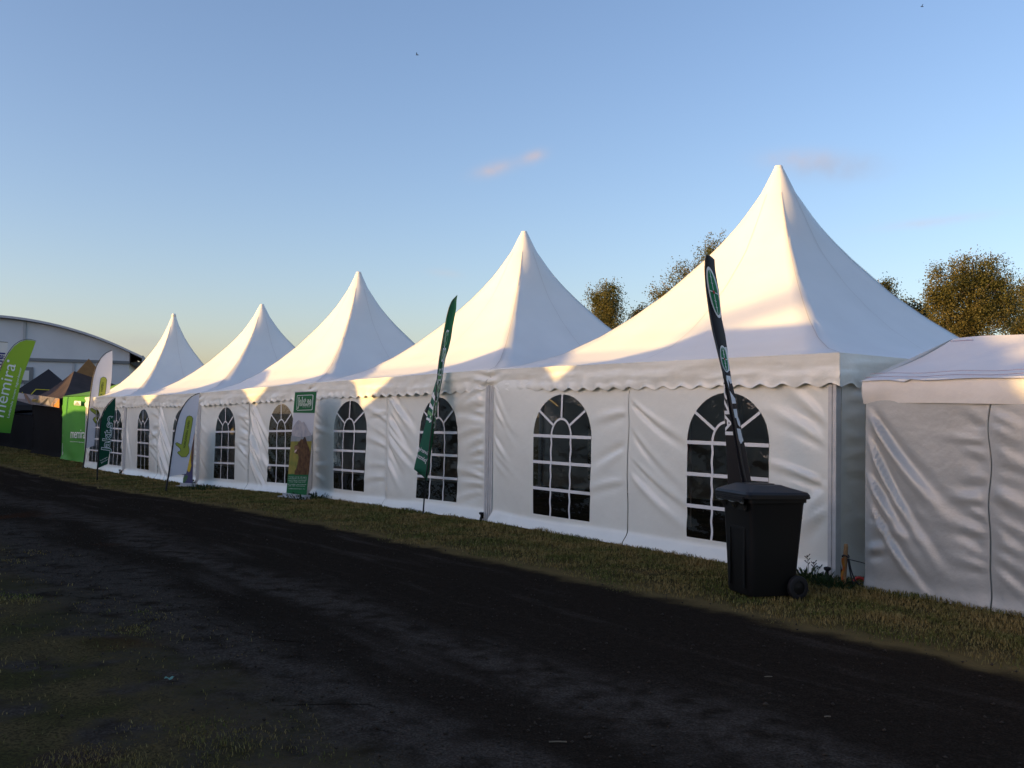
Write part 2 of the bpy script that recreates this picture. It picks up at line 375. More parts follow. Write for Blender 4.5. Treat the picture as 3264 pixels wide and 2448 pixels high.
def valance(parent, A, B, ztop, drop=.335, period=.30, seed=0, gather=(0, 0), out=.05):
    A, B = np.array(A, float), np.array(B, float); d = B - A; L = np.linalg.norm(d[:2]); dr = d / L
    t = dr[:2] / np.linalg.norm(dr[:2]); nr = np.array([t[1], -t[0], 0]); r = np.random.default_rng(seed + 900)
    n = int(L / .018); s = np.linspace(0, L, n + 1); rows = []
    ph = r.uniform(0, 6); w = [(r.uniform(.8, 6), r.uniform(0, 6), r.uniform(.002, .007)) for _ in range(6)]
    for k, q in enumerate(np.linspace(0, 1, 12)):
        sc = .021 * np.cos(s * 2 * math.pi / period + ph)
        z = -q * drop + sc * max(0, q - .55) / .45
        o = out + .004 + (.011 * np.sin(s * 2 * math.pi / period + ph + .9)) * q ** 3 + sum(a * np.sin(f * s + p_ + q * 2.5) for f, p_, a in w) * min(1, q * 3)
        o = o + .004 * np.sin(q * 7 + s * 1.3) * q + .009 * (hsh(s * 2.2 + q * 1.2, q * 6 + s * .9, 61 + seed % 7) - .5) * min(1, q * 4) + .006 * (hsh(s * 6 - q * 3, q * 11 + s * 2, 62) - .5) * min(1, q * 4)
        for g, e in ((gather[0], s), (gather[1], L - s)):
            if g:
                ft = np.clip(1 - e / .42, 0, 1); z = z + g * ft ** 1.5 * .09 * q; o = o + g * .035 * ft * np.sin(q * 11 + e * 9) * min(1, q * 3)
        rows.append(A[None] + dr[None] * s[:, None] + nr[None] * o[:, None] + np.array([0, 0, 1.])[None] * (ztop + z)[:, None])
    return obj('valance', np.array(rows).reshape(-1, 3), grid_faces(12, n + 1), m_val, parent, True)

def tent(i, label, wins, foldsL, foldsR, step, peak_h=5.55, depth=None, strength=(1, 1), right_wall=False, left_wall=False, seed=0, peak_back=0.0):
    C0, C1 = BASES[i].copy(), BASES[i + 1].copy()
    uu = C1[:2] - C0[:2]; L = np.linalg.norm(uu); uu = uu / L; nn = np.array([-uu[1], uu[0]]); D = depth or L
    C2 = np.array([*(C1[:2] - nn * D), C1[2]]); C3 = np.array([*(C0[:2] - nn * D), C0[2]])
    ctr = (C0 + C1 + C2 + C3) / 4; T = thing('pagoda_tent', ctr, label, 'tent', 'white pointed pagoda tents in a row')
    Z = np.array([0, 0, 1.])
    # roof: concave square membrane that rounds towards the peak
    nr, na = 46, 96; rs = np.concatenate([np.linspace(.013, .1, 10), np.linspace(.12, 1, nr - 10)])
    pr = np.array(PROF_Z, float); pr = EAVE + .01 + (pr - 2.37) * (peak_h - 2.37) / (5.56 - 2.37)
    rows = []; mid = (C0 + C1) / 2; ang = (np.arange(na) + .5) / na * 2 * math.pi; oh = .054
    ang = np.arange(na) / na * 2 * math.pi
    from_sq = np.maximum(np.abs(np.cos(ang)), np.abs(np.sin(ang)))
    for r in rs:
        wq = sstep(r, 0.0, .27); rad = r / (from_sq * wq + (1 - wq) * .76)
        cx, cy = np.cos(ang) * rad, np.sin(ang) * rad
        z = np.interp(r, PROF_R, pr) + .05 * r * (1 - r) * (from_sq - .85) / .15 * 0
        # square interior coordinates -> world (bilinear between corners), eave grows by the overhang
        a = cx * (1 + oh * 2 / L) * .5 + .5; b = cy * (1 + oh * 2 / D) * .5 + .5
        zz = C0[2] * (1 - a) + C1[2] * a
        X = C0[:2][None] + np.outer(a, C1[:2] - C0[:2]) - np.outer(b, nn * D)
        X = X - (nn * peak_back)[None] * (1 - r)
        # membrane cupping between the hips
        cup = -.07 * (np.sin(2 * ang) ** 2 < 2) * (1 - (from_sq - .7071) / .2929) * 0
        rows.append(np.concatenate([X, (zz * (r ** .5) + ctr[2] * (1 - r ** .5) + z)[:, None]], 1))
    mb = MB(); R = np.array(rows); mb.grid(R, 0, True)
    top = R[0].mean(0) + Z * .012; mb.add([*R[0], top], [(j, (j + 1) % na, na) for j in range(na)])
    # welded seams: hips and one down the middle of each face
    c_ = R[:, :, :].mean(1)
    for q in range(8):
        j = q * na // 8; wd = .006 if q % 2 else .0035
        a_, b_ = R[6:, (j - 1) % na], R[6:, (j + 1) % na]; dd = (b_ - a_); dd /= np.linalg.norm(dd, axis=1)[:, None]
        p_ = R[6:, j] + Z * .006 + (R[6:, j] - c_[6:]) * .002
        mb.grid(np.stack([p_ - dd * wd, p_ + dd * wd], 1), 1)
    roof = mb.build('roof', m_roof, T, True, [m_roof, m_seam])
    # peak cap collar
    mb = MB(); rg = R[2]; mb.tube([top - Z * .09, top - Z * .01, top + Z * .005], [.085, .062, .05], 20)
    mb.build('peak_cap', m_roof, roof, True)
    # eave profile rail hidden under the valance
    mb = MB()
    for a, b in ((C0, C1), (C1, C2), (C2, C3), (C3, C0)):
        mb.tube([a + Z * (EAVE - .06), b + Z * (EAVE - .06)], .03, 6)
    mb.build('eave_rail', m_alu, T)
    valance(T, C1, C0 - np.array([*uu, 0]) * (.056 if right_wall else 0), EAVE + .012, seed=seed, gather=(1 if i in (0, 1, 2) else .4, 1 if i in (1,) else .4) if i else (1, 0), period=.30)
    if right_wall:
        valance(T, C0 + np.array([*nn, 0]) * .052, C3, EAVE + .012, seed=seed + 50, gather=(0, 0), period=.34)
    if left_wall:
        valance(T, C2, C1, EAVE + .012, seed=seed + 70)
    # posts
    for k, (c, sx) in enumerate(((C0, 1), (C1, -1), (C2, -1), (C3, 1))):
        mb = MB(); e1 = np.array([*uu, 0]); e2 = np.array([*nn, 0])
        inw = (e1 * sx * (.055)) + (e2 * (-.03 if k < 2 else .03))
        for o in (-.026, .026):
            mb.box(c + inw + e1 * o * 1.0 + Z * (EAVE - .02) / 2, e1 * .0215, e2 * .045, Z * (EAVE - .02) / 2)
        mb.box(c + inw + Z * (EAVE - .02) / 2 - e2 * .012, e1 * .010, e2 * .030, Z * (EAVE - .02) / 2)
        mb.box(c + inw + Z * .006, e1 * .09, e2 * .09, Z * .008)
        mb.build('post', m_alu, T)
    # front walls
    mid = (C0 + C1) / 2; off = np.array([*nn, 0]) * .0
    e1 = np.array([*uu, 0])
    pl = Panel(C1 - e1 * .105 + off, mid + e1 * .006 + off, EAVE - .04, seed + 1, strength[0], foldsL, ('post', 'seam'))
    prr = Panel(mid - e1 * .010 + off, C0 + e1 * .105 + off, EAVE - .04, seed + 2, strength[1], foldsR, ('seam', 'post')); prr.wig = pl.wig
    for pn, wn in ((pl, wins[0]), (prr, wins[1])):
        if wn:
            lo, hi = wn[0], wn[1]        # given as distance from the near (right) corner
            A = pn.A[:2]; f = lambda q: float((C0[:2] + uu * q - A) @ pn.dir[:2])
            wall_panel(T, pn, (f(hi), f(lo), wn[2], wn[3], wn[4]), step)
        else: wall_panel(T, pn, None, step)
    # back and outer walls
    def plain(a, b, sd, stp=.09, st=1.0, fl=None, win=None):
        wall_panel(T, Panel(a, b, EAVE - .04, sd, st, fl or [('L', -10, 40, .9, .018, .2, 2.1, .3), ('R', -10, 40, .9, .018, .2, 2.1, .3)], ('post', 'post'), .04), win, stp)
    plain(C3 + e1 * .1, C2 - e1 * .1, seed + 5, .15, win=(L * .52, L * .52 + 1.2, .22, 1.37, 1.97))
    e2 = np.array([*nn, 0])
    if right_wall: plain(C0 - e2 * .10 + e1 * .02, C3 + e2 * .1 + e1 * .02, seed + 6, .05, 1.0, [('L', -8, 25, 1.1, .02, .2, 2.1, .22)])
    if left_wall: plain(C2 - e1 * .02 + e2 * .1, C1 - e1 * .02 - e2 * .1, seed + 7, .12)
    return T, (pl, prr)
WN = lambda a, b: (a, b, .22, 1.37, 1.97)
soft = [('L', -32, 12, 1.5, .020, .7, 2.1, .42), ('R', -25, 20, 1.0, .016, .5, 2.1, .5)]
tent(0, 'largest and nearest white pagoda tent, its right corner beside the silver stall', [WN(3.84, 5.06), WN(.87, 2.07)],
     [('L', -38, 14, .9, .016, .9, 2.25, .24), ('R', -24, 9, 1.3, .022, .55, 2.1, .36)],
     [('L', -36, 8, 1.5, .028, .7, 2.15, .30), ('R', 14, 6, 1.1, .03, .95, 1.15, .16), ('R', 30, 10, .9, .018, 1.3, 2.2, .3), ('R', -42, 12, .8, .022, .75, 1.1, .16)],
     .038, 5.58, 6.05, (1.0, 1.15), right_wall=True, seed=11, peak_back=.10)
tent(1, 'second white pagoda tent from the right, green flag standing at its front wall', [WN(3.95, 5.22), WN(.92, 2.13)],
     [('L', -5, 25, .9, .018, .4, 2.0, .26), ('R', 6, 18, 1.0, .022, .5, 2.1, .26)],
     [('L', -34, 10, 1.3, .028, .9, 2.2, .2), ('R', -12, 16, 1.1, .030, .4, 2.25, .14)], .042, 5.56, None, (1, 1.15), seed=23)
tent(2, 'middle white pagoda tent, bear banner at the right end of its front wall', [WN(3.62, 4.80), WN(.72, 1.96)],
     [('L', -25, 25, .8, .014, .6, 2.1, .4), ('R', 12, 16, 1.0, .03, .4, 2.1, .22)],
     [('L', -50, 6, 1.9, .040, .8, 2.25, .13), ('R', -20, 20, .6, .015, .5, 2.1, .3)], .042, 5.50, None, (1, 1.25), seed=37)
tent(3, 'fourth white pagoda tent from the right, pointing hand flag before its front wall', [WN(3.70, 4.82), WN(.75, 1.90)],
     [('L', -62, 10, 1.3, .022, 1.2, 2.25, .3), ('R', 4, 20, .8, .034, .3, 2.1, .22)],
     [('L', -52, 6, 1.9, .042, .8, 2.25, .13), ('R', 5, 15, .4, .025, .2, 2.1, .1)], .05, 5.25, None, (1, 1.25), seed=41)
tent(4, 'farthest and narrowest white pagoda tent at the left end of the row', [WN(2.62, 3.70), WN(.36, 1.42)],
     [('L', -40, 25, .7, .02, .4, 2.1, .3), ('R', -50, 20, .7, .02, .4, 2.1, .3)],
     [('L', -60, 25, 1.0, .032, .5, 2.25, .2), ('R', -50, 25, .9, .03, .3, 2.25, .2)], .055, 5.30, 4.3, (1, 1.2), left_wall=True, seed=53)

# ------------------------------------------------------------------ row of marquees across the road (their roofs cast the evening shadow)
hs = np.array([sun_vec.x, sun_vec.y]); NC = 14.0
SH_U = NC * (hs @ u2) / (hs @ n2); SH_Z = NC / (hs @ n2) * math.tan(SUN_EL) * np.linalg.norm(hs)
def caster(a0, a1, ze0, ze1, zr, r0, r1, label, depth=5.0):
    """front outline given where its shadow lands on the tent front: a = row position, z = height there"""
    P = [(a0, -9), (a0, ze0), (r0, zr), (r1, zr), (a1, ze1), (a1, -9)]
    T = thing('marquee', [*sn((a0 + a1) / 2 + SH_U, NC), 0], label, 'tent', 'marquees across the road')
    def pt(a, z, n): q = sn(a + SH_U, NC + n); return np.array([*q, max(z + SH_Z, -.1)])
    mb = MB(); k = len(P)
    f = [pt(a, z, 0) for a, z in P]; mb.add(f, [tuple(range(k))]); b = [pt(a, z, depth) for a, z in P]; mb.add(b, [tuple(range(k))[::-1]])
    mb.add([f[0], f[1], b[1], b[0]], [(0, 1, 2, 3)]); mb.add([f[4], f[5], b[5], b[4]], [(0, 1, 2, 3)]); mb.build('wall', m_wall, T)
    mb = MB()
    for i in (1, 2, 3): mb.add([f[i], f[i + 1], b[i + 1], b[i]], [(0, 1, 2, 3)])
    mb.build('roof', m_roof, T)
caster(-1.72, 5.01, 1.62, 1.98, 3.0, -.05, 3.05, 'white marquee opposite the nearest pagoda tent')
caster(-16, -1.79, .15, .35, .5, -14, -2.6, 'low white marquee opposite the silver stall')  # added low shape: shades the foreground, leaves the stall wall in sun
caster(5.07, 11.50, 1.98, 1.31, 3.15, 6.3, 7.6, 'white marquee opposite the second pagoda tent')
caster(11.54, 15.48, 1.31, 1.76, 2.92, 12.0, 13.3, 'white marquee opposite the middle pagoda tent')
caster(15.52, 22.3, 1.76, 1.77, 2.90, 17.2, 19.2, 'white marquee opposite the fourth pagoda tent')
caster(22.34, 27.6, 1.77, 1.9, 2.45, 23.4, 26.6, 'white marquee opposite the farthest pagoda tent')
caster(27.64, 36, 1.45, 1.35, 1.72, 32, 33.6, 'long low white marquee opposite the green stall')
caster(36.04, 52, 1.75, 1.9, 2.1, 40, 50, 'long low white marquee opposite the black stall')

# ------------------------------------------------------------------ silver gable stall at the right
def stall():
    A = np.array([3.565, 9.375, 0.0]); dirx = np.array([.585, -.811, 0]); back = np.array([.811, .585, 0]); Z = np.array([0, 0, 1.]); Wd, D, hE, hR = 4.2, 3.0, 1.97, 2.585
    T = thing('market_stall', A + dirx * Wd / 2 + back * D / 2, 'silver walled market stall with a white gable roof at the right edge', 'market stall')
    m_sil = mat('silver_tarp', (.43, .445, .425), .42, .5, .22, var=.10, vscale=5, bump=.005, bscale=12)
    m_rf = mat('stall_roof_fabric', (.76, .745, .72), .5, .4, var=.05, vscale=3, bump=.006, bscale=6)
    m_band = mat('stall_band_fabric', (.76, .74, .68), .42, .5, var=.08, vscale=5, bump=.006, bscale=9)
    m_red = mat('red_stitching', (.34, .24, .27), .8)
    # roof: two slopes over a ridge along the front, slightly sagging
    mb = MB(); na, nb = 60, 24; oh = .05
    r = np.random.default_rng(3)
    for sgn in (0, 1):
        Gd = np.zeros((na + 1, nb + 1, 3))
        for j in range(nb + 1):
            f = j / nb
            for i in range(na + 1):
                a = -oh + (Wd + 2 * oh) * i / na; y = (-oh + (D / 2 + oh) * f) if sgn == 0 else (D + oh - (D / 2 + oh) * f)
                end = .09 * f; a = end + (a + oh) / (Wd + 2 * oh) * (Wd - end) - oh * (1 - f)
                z = hE + .09 + (hR - hE - .09) * f - .05 * math.sin(math.pi * f) * (.6 + .4 * math.cos(a * 2.1)) 
                z += .018 * math.exp(-((a - 1.02 + .5 * (1 - f)) / .06) ** 2) * (1 - f) - .02 * math.exp(-((a - .93 + .5 * (1 - f)) / .07) ** 2) * (1 - f)
                z += .012 * math.exp(-((a - 2.05 + .3 * f) / .05) ** 2) * math.sin(math.pi * f) + .006 * math.sin(a * 7 + f * 5)
                Gd[i, j] = A + dirx * a + back * y + Z * z
        mb.grid(Gd)
    # gable ends
    for e, sg in ((-oh, 1), (Wd + oh, -1)):
        mb.add([A + dirx * (e + .02 * sg) + back * (-oh) + Z * (hE + .09), A + dirx * (e + (.12 if sg > 0 else 0)) + back * D / 2 + Z * (hR - .01), A + dirx * (e + .02 * sg) + back * (D + oh) + Z * (hE + .09)], [(0, 1, 2)])
    roof = mb.build('roof', m_rf, T, True)
    mb = MB()
    for zo in (.125, .165):
        mb.tube([A + dirx * (-.02 + (Wd + .04) * i / 40) + back * (-oh - .0 + (zo - .09) * 2.05 * 1.0) + Z * (hE + zo + .003 + .006 * math.sin(i * .9)) for i in range(41)], .0028, 5)
    mb.tube([A + dirx * (.13 + (k == 1) * .25) + back * (D / 2 - .14 - .1 * 0) + Z * (hR - .045) for k in (0, 1)], .004, 5)
    mb.build('stitching', m_red, roof)
    # band
    r2 = [(r.uniform(1, 8), r.uniform(0, 6), r.uniform(.003, .008)) for _ in range(6)]
    def band(p, d, L, name):
        nr = np.array([d[1], -d[0], 0]); s = np.linspace(0, L, 90); rows = []
        for q in np.linspace(0, 1, 8):
            o = .022 + .010 * math.sin(math.pi * q) + sum(a * np.sin(f * s + ph + q * 2) for f, ph, a in r2) * (.4 + q)
            rows.append(p[None] + d[None] * s[:, None] + nr[None] * o[:, None] + Z[None] * (hE + .10 - q * .235 + .006 * np.sin(s * 3) * q)[:, None])
        return obj(name, np.array(rows).reshape(-1, 3), grid_faces(8, 90), m_band, T, True)
    band(A - dirx * .02, dirx, Wd + .04, 'valance'); band(A + back * D - dirx * .0, -back, D, 'valance')
    fl = [('L', -54, 9, 1.8, .046, .9, 2.1, .30), ('R', 8, 18, .45, .018, .3, 1.9, .13), ('L', -14, 14, 1.0, .010, .3, 1.2, .3), ('L', 25, 15, .5, .02, .25, .5, .12)]
    zb = -.02
    p1 = Panel(A + Z * zb, A + dirx * 1.24 + Z * zb, hE - .06, 71, 1.0, fl, ('post', 'seam'), .03, .022)
    wall_panel(T, p1, None, .028, m=m_sil)
    p2 = Panel(A + dirx * 1.255 + Z * zb, A + dirx * 2.9 + Z * zb, hE - .06, 72, 1.0, [('L', -24, 20, .6, .016, .2, 1.9, .14), ('R', 10, 20, .8, .014, .3, 1.9, .3)], ('seam', 'post'), .03, .02); p2.wig = p1.wig
    wall_panel(T, p2, None, .03, m=m_sil)
    wall_panel(T, Panel(A + dirx * 2.92 + Z * zb, A + dirx * Wd + Z * zb, hE - .06, 73, 1, fl, ('post', 'post'), .03), None, .06, m=m_sil)
    wall_panel(T, Panel(A + back * D - dirx * .01 + Z * zb, A - dirx * .01 + Z * zb, hE - .06, 74, 1.0, [('R', -5, 40, .7, .03, .1, 1.9, .15), ('L', -30, 30, .9, .03, .1, 1.9, .3)], ('post', 'post'), .02), None, .04, m=m_sil)
    mb = MB(); mb.box(A + dirx * 1.247 + Z * .96 - np.array([dirx[1], -dirx[0], 0]) * .03, dirx * .03, back * .006, Z * .96)
    mb.build('seam_flap', m_sil, T)
    for a, b in ((.05, .05), (Wd - .05, .05), (.05, D - .05), (Wd - .05, D - .05)):
        mb = MB(); mb.box(A + dirx * a + back * b + Z * hE / 2, dirx * .02, back * .02, Z * hE / 2); mb.build('post', m_alu, T)
stall()

# ------------------------------------------------------------------ flags and banners drawn at their true size
class Sheet:
    """a cloth surface through a ground point: photo outline -> points on an upright plane, plus a depth relief in metres towards the viewer"""
    def __init__(q, base, normal=None, relief=None):
        q.b = np.array(base, float); v = q.b[:2] - EYE[:2]; q.m = (v / np.linalg.norm(v)) if normal is None else -np.array(normal) / np.linalg.norm(normal)
        q.relief = relief or (lambda x, y: 0.0)
    def __call__(q, px, py, off=0.0):
        r = ray(px, py); k = ((q.b[:2] - EYE[:2]) @ q.m) / (r[:2] @ q.m); P = EYE + r * k
        return P - np.array([*q.m, 0]) * (q.relief(px, py) + off)
def poly_sheet(name, sheet, poly, m, parent, off=0.0, step=7.0, relief=True):
    pa = np.array(poly, float); x0, y0 = pa.min(0); x1, y1 = pa.max(0)
    dens = []
    for i in range(len(pa)):
        a, b = pa[i], pa[(i + 1) % len(pa)]; k = max(1, int(np.linalg.norm(b - a) / step)); dens += [a + (b - a) * j / k for j in range(k)]
    dens = np.array(dens); pts = [Vector(p) for p in dens]; ed = [(i, (i + 1) % len(dens)) for i in range(len(dens))]
    if relief:
        gx, gy = np.meshgrid(np.arange(x0, x1, step), np.arange(y0, y1, step)); g = np.stack([gx.ravel(), gy.ravel()], 1)
        if len(g): g = g[np.sqrt(((g[:, None] - dens[None]) ** 2).sum(2)).min(1) > step * .4]; pts += [Vector(p) for p in g]
    vs, es, fs, *_ = delaunay_2d_cdt(pts, ed, [], 1, 1e-6)
    return obj(name, [sheet(v.x, v.y, off) for v in vs], fs, m, parent, True)
_txt = {}
def text_geo(body, grow=0.0, spacing=1.0, bold=0.0):
    key = (body, grow, spacing, bold)
    if key in _txt: return _txt[key]
    c = bpy.data.curves.new('lettering_curve', 'FONT'); c.body = body; c.size = 1.0; c.resolution_u = 4; c.space_character = spacing; c.offset = grow + bold
    o = bpy.data.objects.new('lettering_curve', c); COL.objects.link(o)
    dg = bpy.context.evaluated_depsgraph_get(); dg.update(); me = bpy.data.meshes.new_from_object(o.evaluated_get(dg))
    V = np.array([v.co[:2] for v in me.vertices]); Fc = [tuple(p.vertices) for p in me.polygons]
    bpy.data.objects.remove(o); bpy.data.curves.remove(c); bpy.data.meshes.remove(me)
    _txt[key] = (V, Fc); return V, Fc
def lettering(sheet, body, p0, p1, height, m, parent, off=.012, grow=0.0, bold=0.0, mirror=False, spacing=1.0, shear=None, name='lettering'):
    """text whose baseline runs from photo point p0 to p1, cap height in photo px"""
    V, Fc = text_geo(body, grow, spacing, bold); V0, _ = text_geo(body, 0.0, spacing, 0.0)
    x0, x1 = V0[:, 0].min(), V0[:, 0].max(); p0, p1 = np.array(p0, float), np.array(p1, float)
    d = (p1 - p0) / (x1 - x0); nd = (p1 - p0) / np.linalg.norm(p1 - p0); up_ = np.array(shear) if shear is not None else np.array([nd[1], -nd[0]])
    if mirror: up_ = -up_
    sy = height / .69
    return obj(name, [sheet(*(p0 + d * (v[0] - x0) + up_ * v[1] * sy), off) for v in V], Fc, m, parent)
def curve(pts, n=60):
    """smooth polyline through points (Catmull-Rom)"""
    P = [np.array(p, float) for p in pts]; P = [2 * P[0] - P[1]] + P + [2 * P[-1] - P[-2]]; out = []
    k = max(2, n // (len(P) - 3))
    for i in range(1, len(P) - 2):
        for t in np.linspace(0, 1, k, False):
            a, b, c, d = P[i - 1:i + 3]
            out.append(.5 * ((2 * b) + (-a + c) * t + (2 * a - 5 * b + 4 * c - d) * t ** 2 + (-a + 3 * b - 3 * c + d) * t ** 3))
    out.append(P[-2]); return out
def crop(ox, oy, sc): return lambda pts: [(ox + x / sc, oy + y / sc) for x, y in pts]
def flag(label, cloth_m, poly, pole, base_px=None, base=None, sheet=None, pole_r=.019, cat='flag', group='feather flags on poles', edge_m=None):
    b = base if base is not None else ground_at(*base_px); sh = sheet or Sheet(b)
    T = thing('feather_flag', b, label, cat, group)
    cl = poly_sheet('flag_cloth', sh, poly, cloth_m, T)
    pl = curve(pole); pts = [sh(x, y, .004) for x, y in pl]; pts[0] = b - np.array([0, 0, .12])
    mb = MB(); k = len(pts); mb.tube(pts, [pole_r * (1.15 - .75 * i / k) for i in range(k)], 8); mb.build('pole', m_pole, T, True)
    return T, sh, cl
def wave(ax, ay, amp, ph=0): return lambda x, y: amp * math.sin(x * ax + y * ay + ph)

m_white = mat('white_cloth', (.80, .78, .82), .75, .2, var=.04, vscale=3, transl=.2)
m_wprint = mat('white_print', (.75, .76, .75), .7, .2)
m_lime = mat('lime_print', (.42, .47, .075), .7, .2)
m_ink = mat('dark_green_ink', (.015, .05, .03), .7, .2)
m_dkgreen = mat('dark_green_cloth', (.006, .060, .034), .7, .2, base2=(.010, .075, .036), vscale=2, transl=.12)
m_ltgreen = mat('light_green_print', (.16, .33, .15), .7, .2)
m_midgreen = mat('mid_green_print', (.014, .13, .045), .7, .2)

# flag with the pointing hand, right
q = crop(480, 1200, 4.148)
poly = q([(245, 1325), (262, 1180), (285, 1010), (312, 830), (345, 660), (388, 490), (440, 390), (505, 305), (575, 258), (645, 232), (640, 330), (620, 480), (595, 660), (565, 830), (530, 1010), (495, 1180), (470, 1285), (360, 1302)])
pole = q([(203, 1512), (222, 1390), (240, 1290), (262, 1130), (290, 930), (320, 740), (355, 580), (400, 455), (455, 360), (520, 285), (590, 240), (648, 222)])
T, sh, cl = flag('white feather flag with yellow pointing hand, standing before the fourth pagoda tent', m_white, poly, pole, (528, 1566), sheet=None)
hand = q([(512, 522), (542, 530), (557, 556), (545, 640), (524, 760), (505, 870), (496, 905), (508, 960), (506, 1010), (470, 1060), (412, 1062), (385, 1038), (356, 1006), (372, 992), (392, 990), (398, 960), (370, 930), (338, 905), (331, 885), (348, 874), (402, 902), (414, 893), (430, 800), (452, 680), (470, 575), (484, 534)])
def put_hand(sh, T, hand, t0, t1, h):
    pa = np.array(hand); nx = np.roll(pa, -1, 0) - np.roll(pa, 1, 0); nrm = np.stack([nx[:, 1], -nx[:, 0]], 1); nrm /= np.linalg.norm(nrm, axis=1)[:, None]
    ar = np.sum(pa[:, 0] * np.roll(pa[:, 1], -1) - np.roll(pa[:, 0], -1) * pa[:, 1]); nrm *= 1 if ar > 0 else -1
    poly_sheet('emblem_outline', sh, [tuple(p) for p in pa + nrm * 1.3], m_ink, T, .012, 8)
    poly_sheet('emblem', sh, hand, m_lime, T, .018, 8)
    t0, t1 = np.array(t0), np.array(t1)
    lettering(sh, 'NORRLÄNDSKA', t0, t0 + (t1 - t0) * .655, h, m_ink, T, .026, bold=.014); lettering(sh, 'VAPEN', t0 + (t1 - t0) * .70, t1, h, m_ink, T, .026, bold=.014)
put_hand(sh, T, hand, q([(456, 948)])[0], q([(521, 588)])[0], 6.0)
# flag with the pointing hand, left
q = crop(180, 1050, 3.53)
poly = q([(330, 1340), (336, 1250), (350, 1050), (372, 850), (395, 680), (420, 530), (455, 415), (505, 325), (565, 270), (628, 240), (631, 350), (618, 560), (600, 690), (575, 880), (545, 1050), (510, 1200), (484, 1292), (400, 1316)])
pole = q([(299, 1562), (315, 1440), (328, 1320), (340, 1150), (362, 900), (385, 715), (412, 540), (448, 418), (500, 322), (560, 264), (627, 232)])
T, sh, cl = flag('tall white feather flag with yellow pointing hand, before the green stall', m_white, poly, pole, (264, 1494))
hand = q([(528, 537), (554, 546), (564, 570), (556, 650), (540, 780), (522, 900), (512, 960), (520, 1000), (505, 1062), (452, 1066), (430, 1042), (411, 1012), (428, 990), (442, 988), (446, 960), (415, 935), (388, 915), (381, 894), (396, 886), (440, 912), (455, 915), (466, 830), (482, 700), (492, 600), (502, 550)])
put_hand(sh, T, hand, q([(486, 955)])[0], q([(533, 600)])[0], 6.4)
# small dark green flag
poly = q([(466, 1562), (476, 1400), (486, 1200), (503, 1020), (532, 930), (580, 852), (622, 806), (664, 772), (664, 860), (645, 1010), (622, 1200), (598, 1380), (576, 1516)])
pole = q([(459, 1660), (463, 1560), (474, 1390), (484, 1190), (502, 1010), (530, 922), (578, 846), (620, 800), (664, 770)])
T, sh, cl = flag('short dark green feather flag with white outlined lettering before the farthest pagoda tent', m_dkgreen, poly, pole, (310, 1531))
a, b = q([(588, 1378)])[0], q([(640, 985)])[0]
lettering(sh, 'Jakt.se', a, b, 24, m_wprint, T, .012, grow=.05); lettering(sh, 'Jakt.se', a, b, 24, mat('jakt_green', (.03, .12, .06), .7, .2), T, .02)
lettering(sh, 'Sveriges', *q([(495, 1483), (575, 1440)]), 3.6, m_wprint, T, .012); lettering(sh, 'Jaktsajt', *q([(503, 1508), (580, 1465)]), 3.6, m_wprint, T, .012)

# twisted flags seen almost edge-on: rows of (y, left edge, fold, right edge)
def twisted(label, rows, q, base, m_front, m_back, depth, pole_pts, pole_r):
    R = np.array([(y, a, b, c) for y, a, b, c in rows], float); Y = oy = None
    pts = [q([(a, y), (b, y), (c, y)]) for y, a, b, c in rows]
    T = thing('feather_flag', base, label, 'flag', 'feather flags on poles'); v = base[:2] - EYE[:2]; dist = np.linalg.norm(v)
    yy = np.array([p[0][1] for p in pts]); xa, xb, xc = [np.array([p[k][0] for p in pts]) for k in range(3)]
    def relief(px, py):
        a, b, c = np.interp(py, yy, xa), np.interp(py, yy, xb), np.interp(py, yy, xc)
        if px < b: return -depth * (b - px) / max(b - a, 6.0)
        return -depth * .8 * (px - b) / max(c - b, 6.0) + .03 * math.sin((px - b) / max(c - b, 6) * 3.1)
    sh = Sheet(base, None, relief)
    def lens(x0, x1, mm, name):
        Gd = []
        Y = np.linspace(yy[0], yy[-1], 90)
        for y in Y:
            p, r_ = np.interp(y, yy, x0), np.interp(y, yy, x1)
            Gd.append([sh(p + (r_ - p) * f, y) for f in np.linspace(0.001, .999, 8)])
        Gd = np.array(Gd); return obj(name, Gd.reshape(-1, 3), grid_faces(*Gd.shape[:2]), mm, T, True)
    lens(xa, xb, m_back, 'flag_cloth'); lens(xb, xc, m_front, 'flag_cloth')
    mb = MB(); pl = curve(pole_pts); pp = [sh(x, y, .016) for x, y in pl]; pp[0] = base - np.array([0, 0, .1]); k = len(pp)
    mb.tube(pp, [pole_r * (1.1 - .7 * i / k) for i in range(k)], 8); mb.build('pole', m_pole, T, True)
    return T, sh
q = crop(1280, 920, 2.183)
rows = [(45, 384, 386, 389), (80, 348, 352, 385), (130, 328, 332, 383), (180, 315, 319, 374), (260, 302, 306, 358), (340, 290, 294, 347), (420, 278, 282, 328), (480, 268, 272, 308), (560, 257, 261, 293), (615, 250, 254, 287),
        (660, 234, 247, 279), (720, 217, 240, 268), (800, 199, 231, 255), (880, 181, 222, 244), (950, 163, 214, 234), (1050, 138, 204, 220), (1130, 115, 195, 209), (1200, 98, 187, 199), (1262, 84, 180, 190), (1300, 135, 176, 184), (1335, 172, 174, 178)]
m_green2 = mat('bright_green_cloth', (.010, .105, .042), .7, .2, transl=.12); m_green3 = mat('teal_green_cloth', (.020, .120, .070), .7, .2, transl=.18)
gb = np.array([*sn(7.36, .55), 0.0]); gb[2] = gz(*gb[:2]); gb = ground_at(1348, 1645)
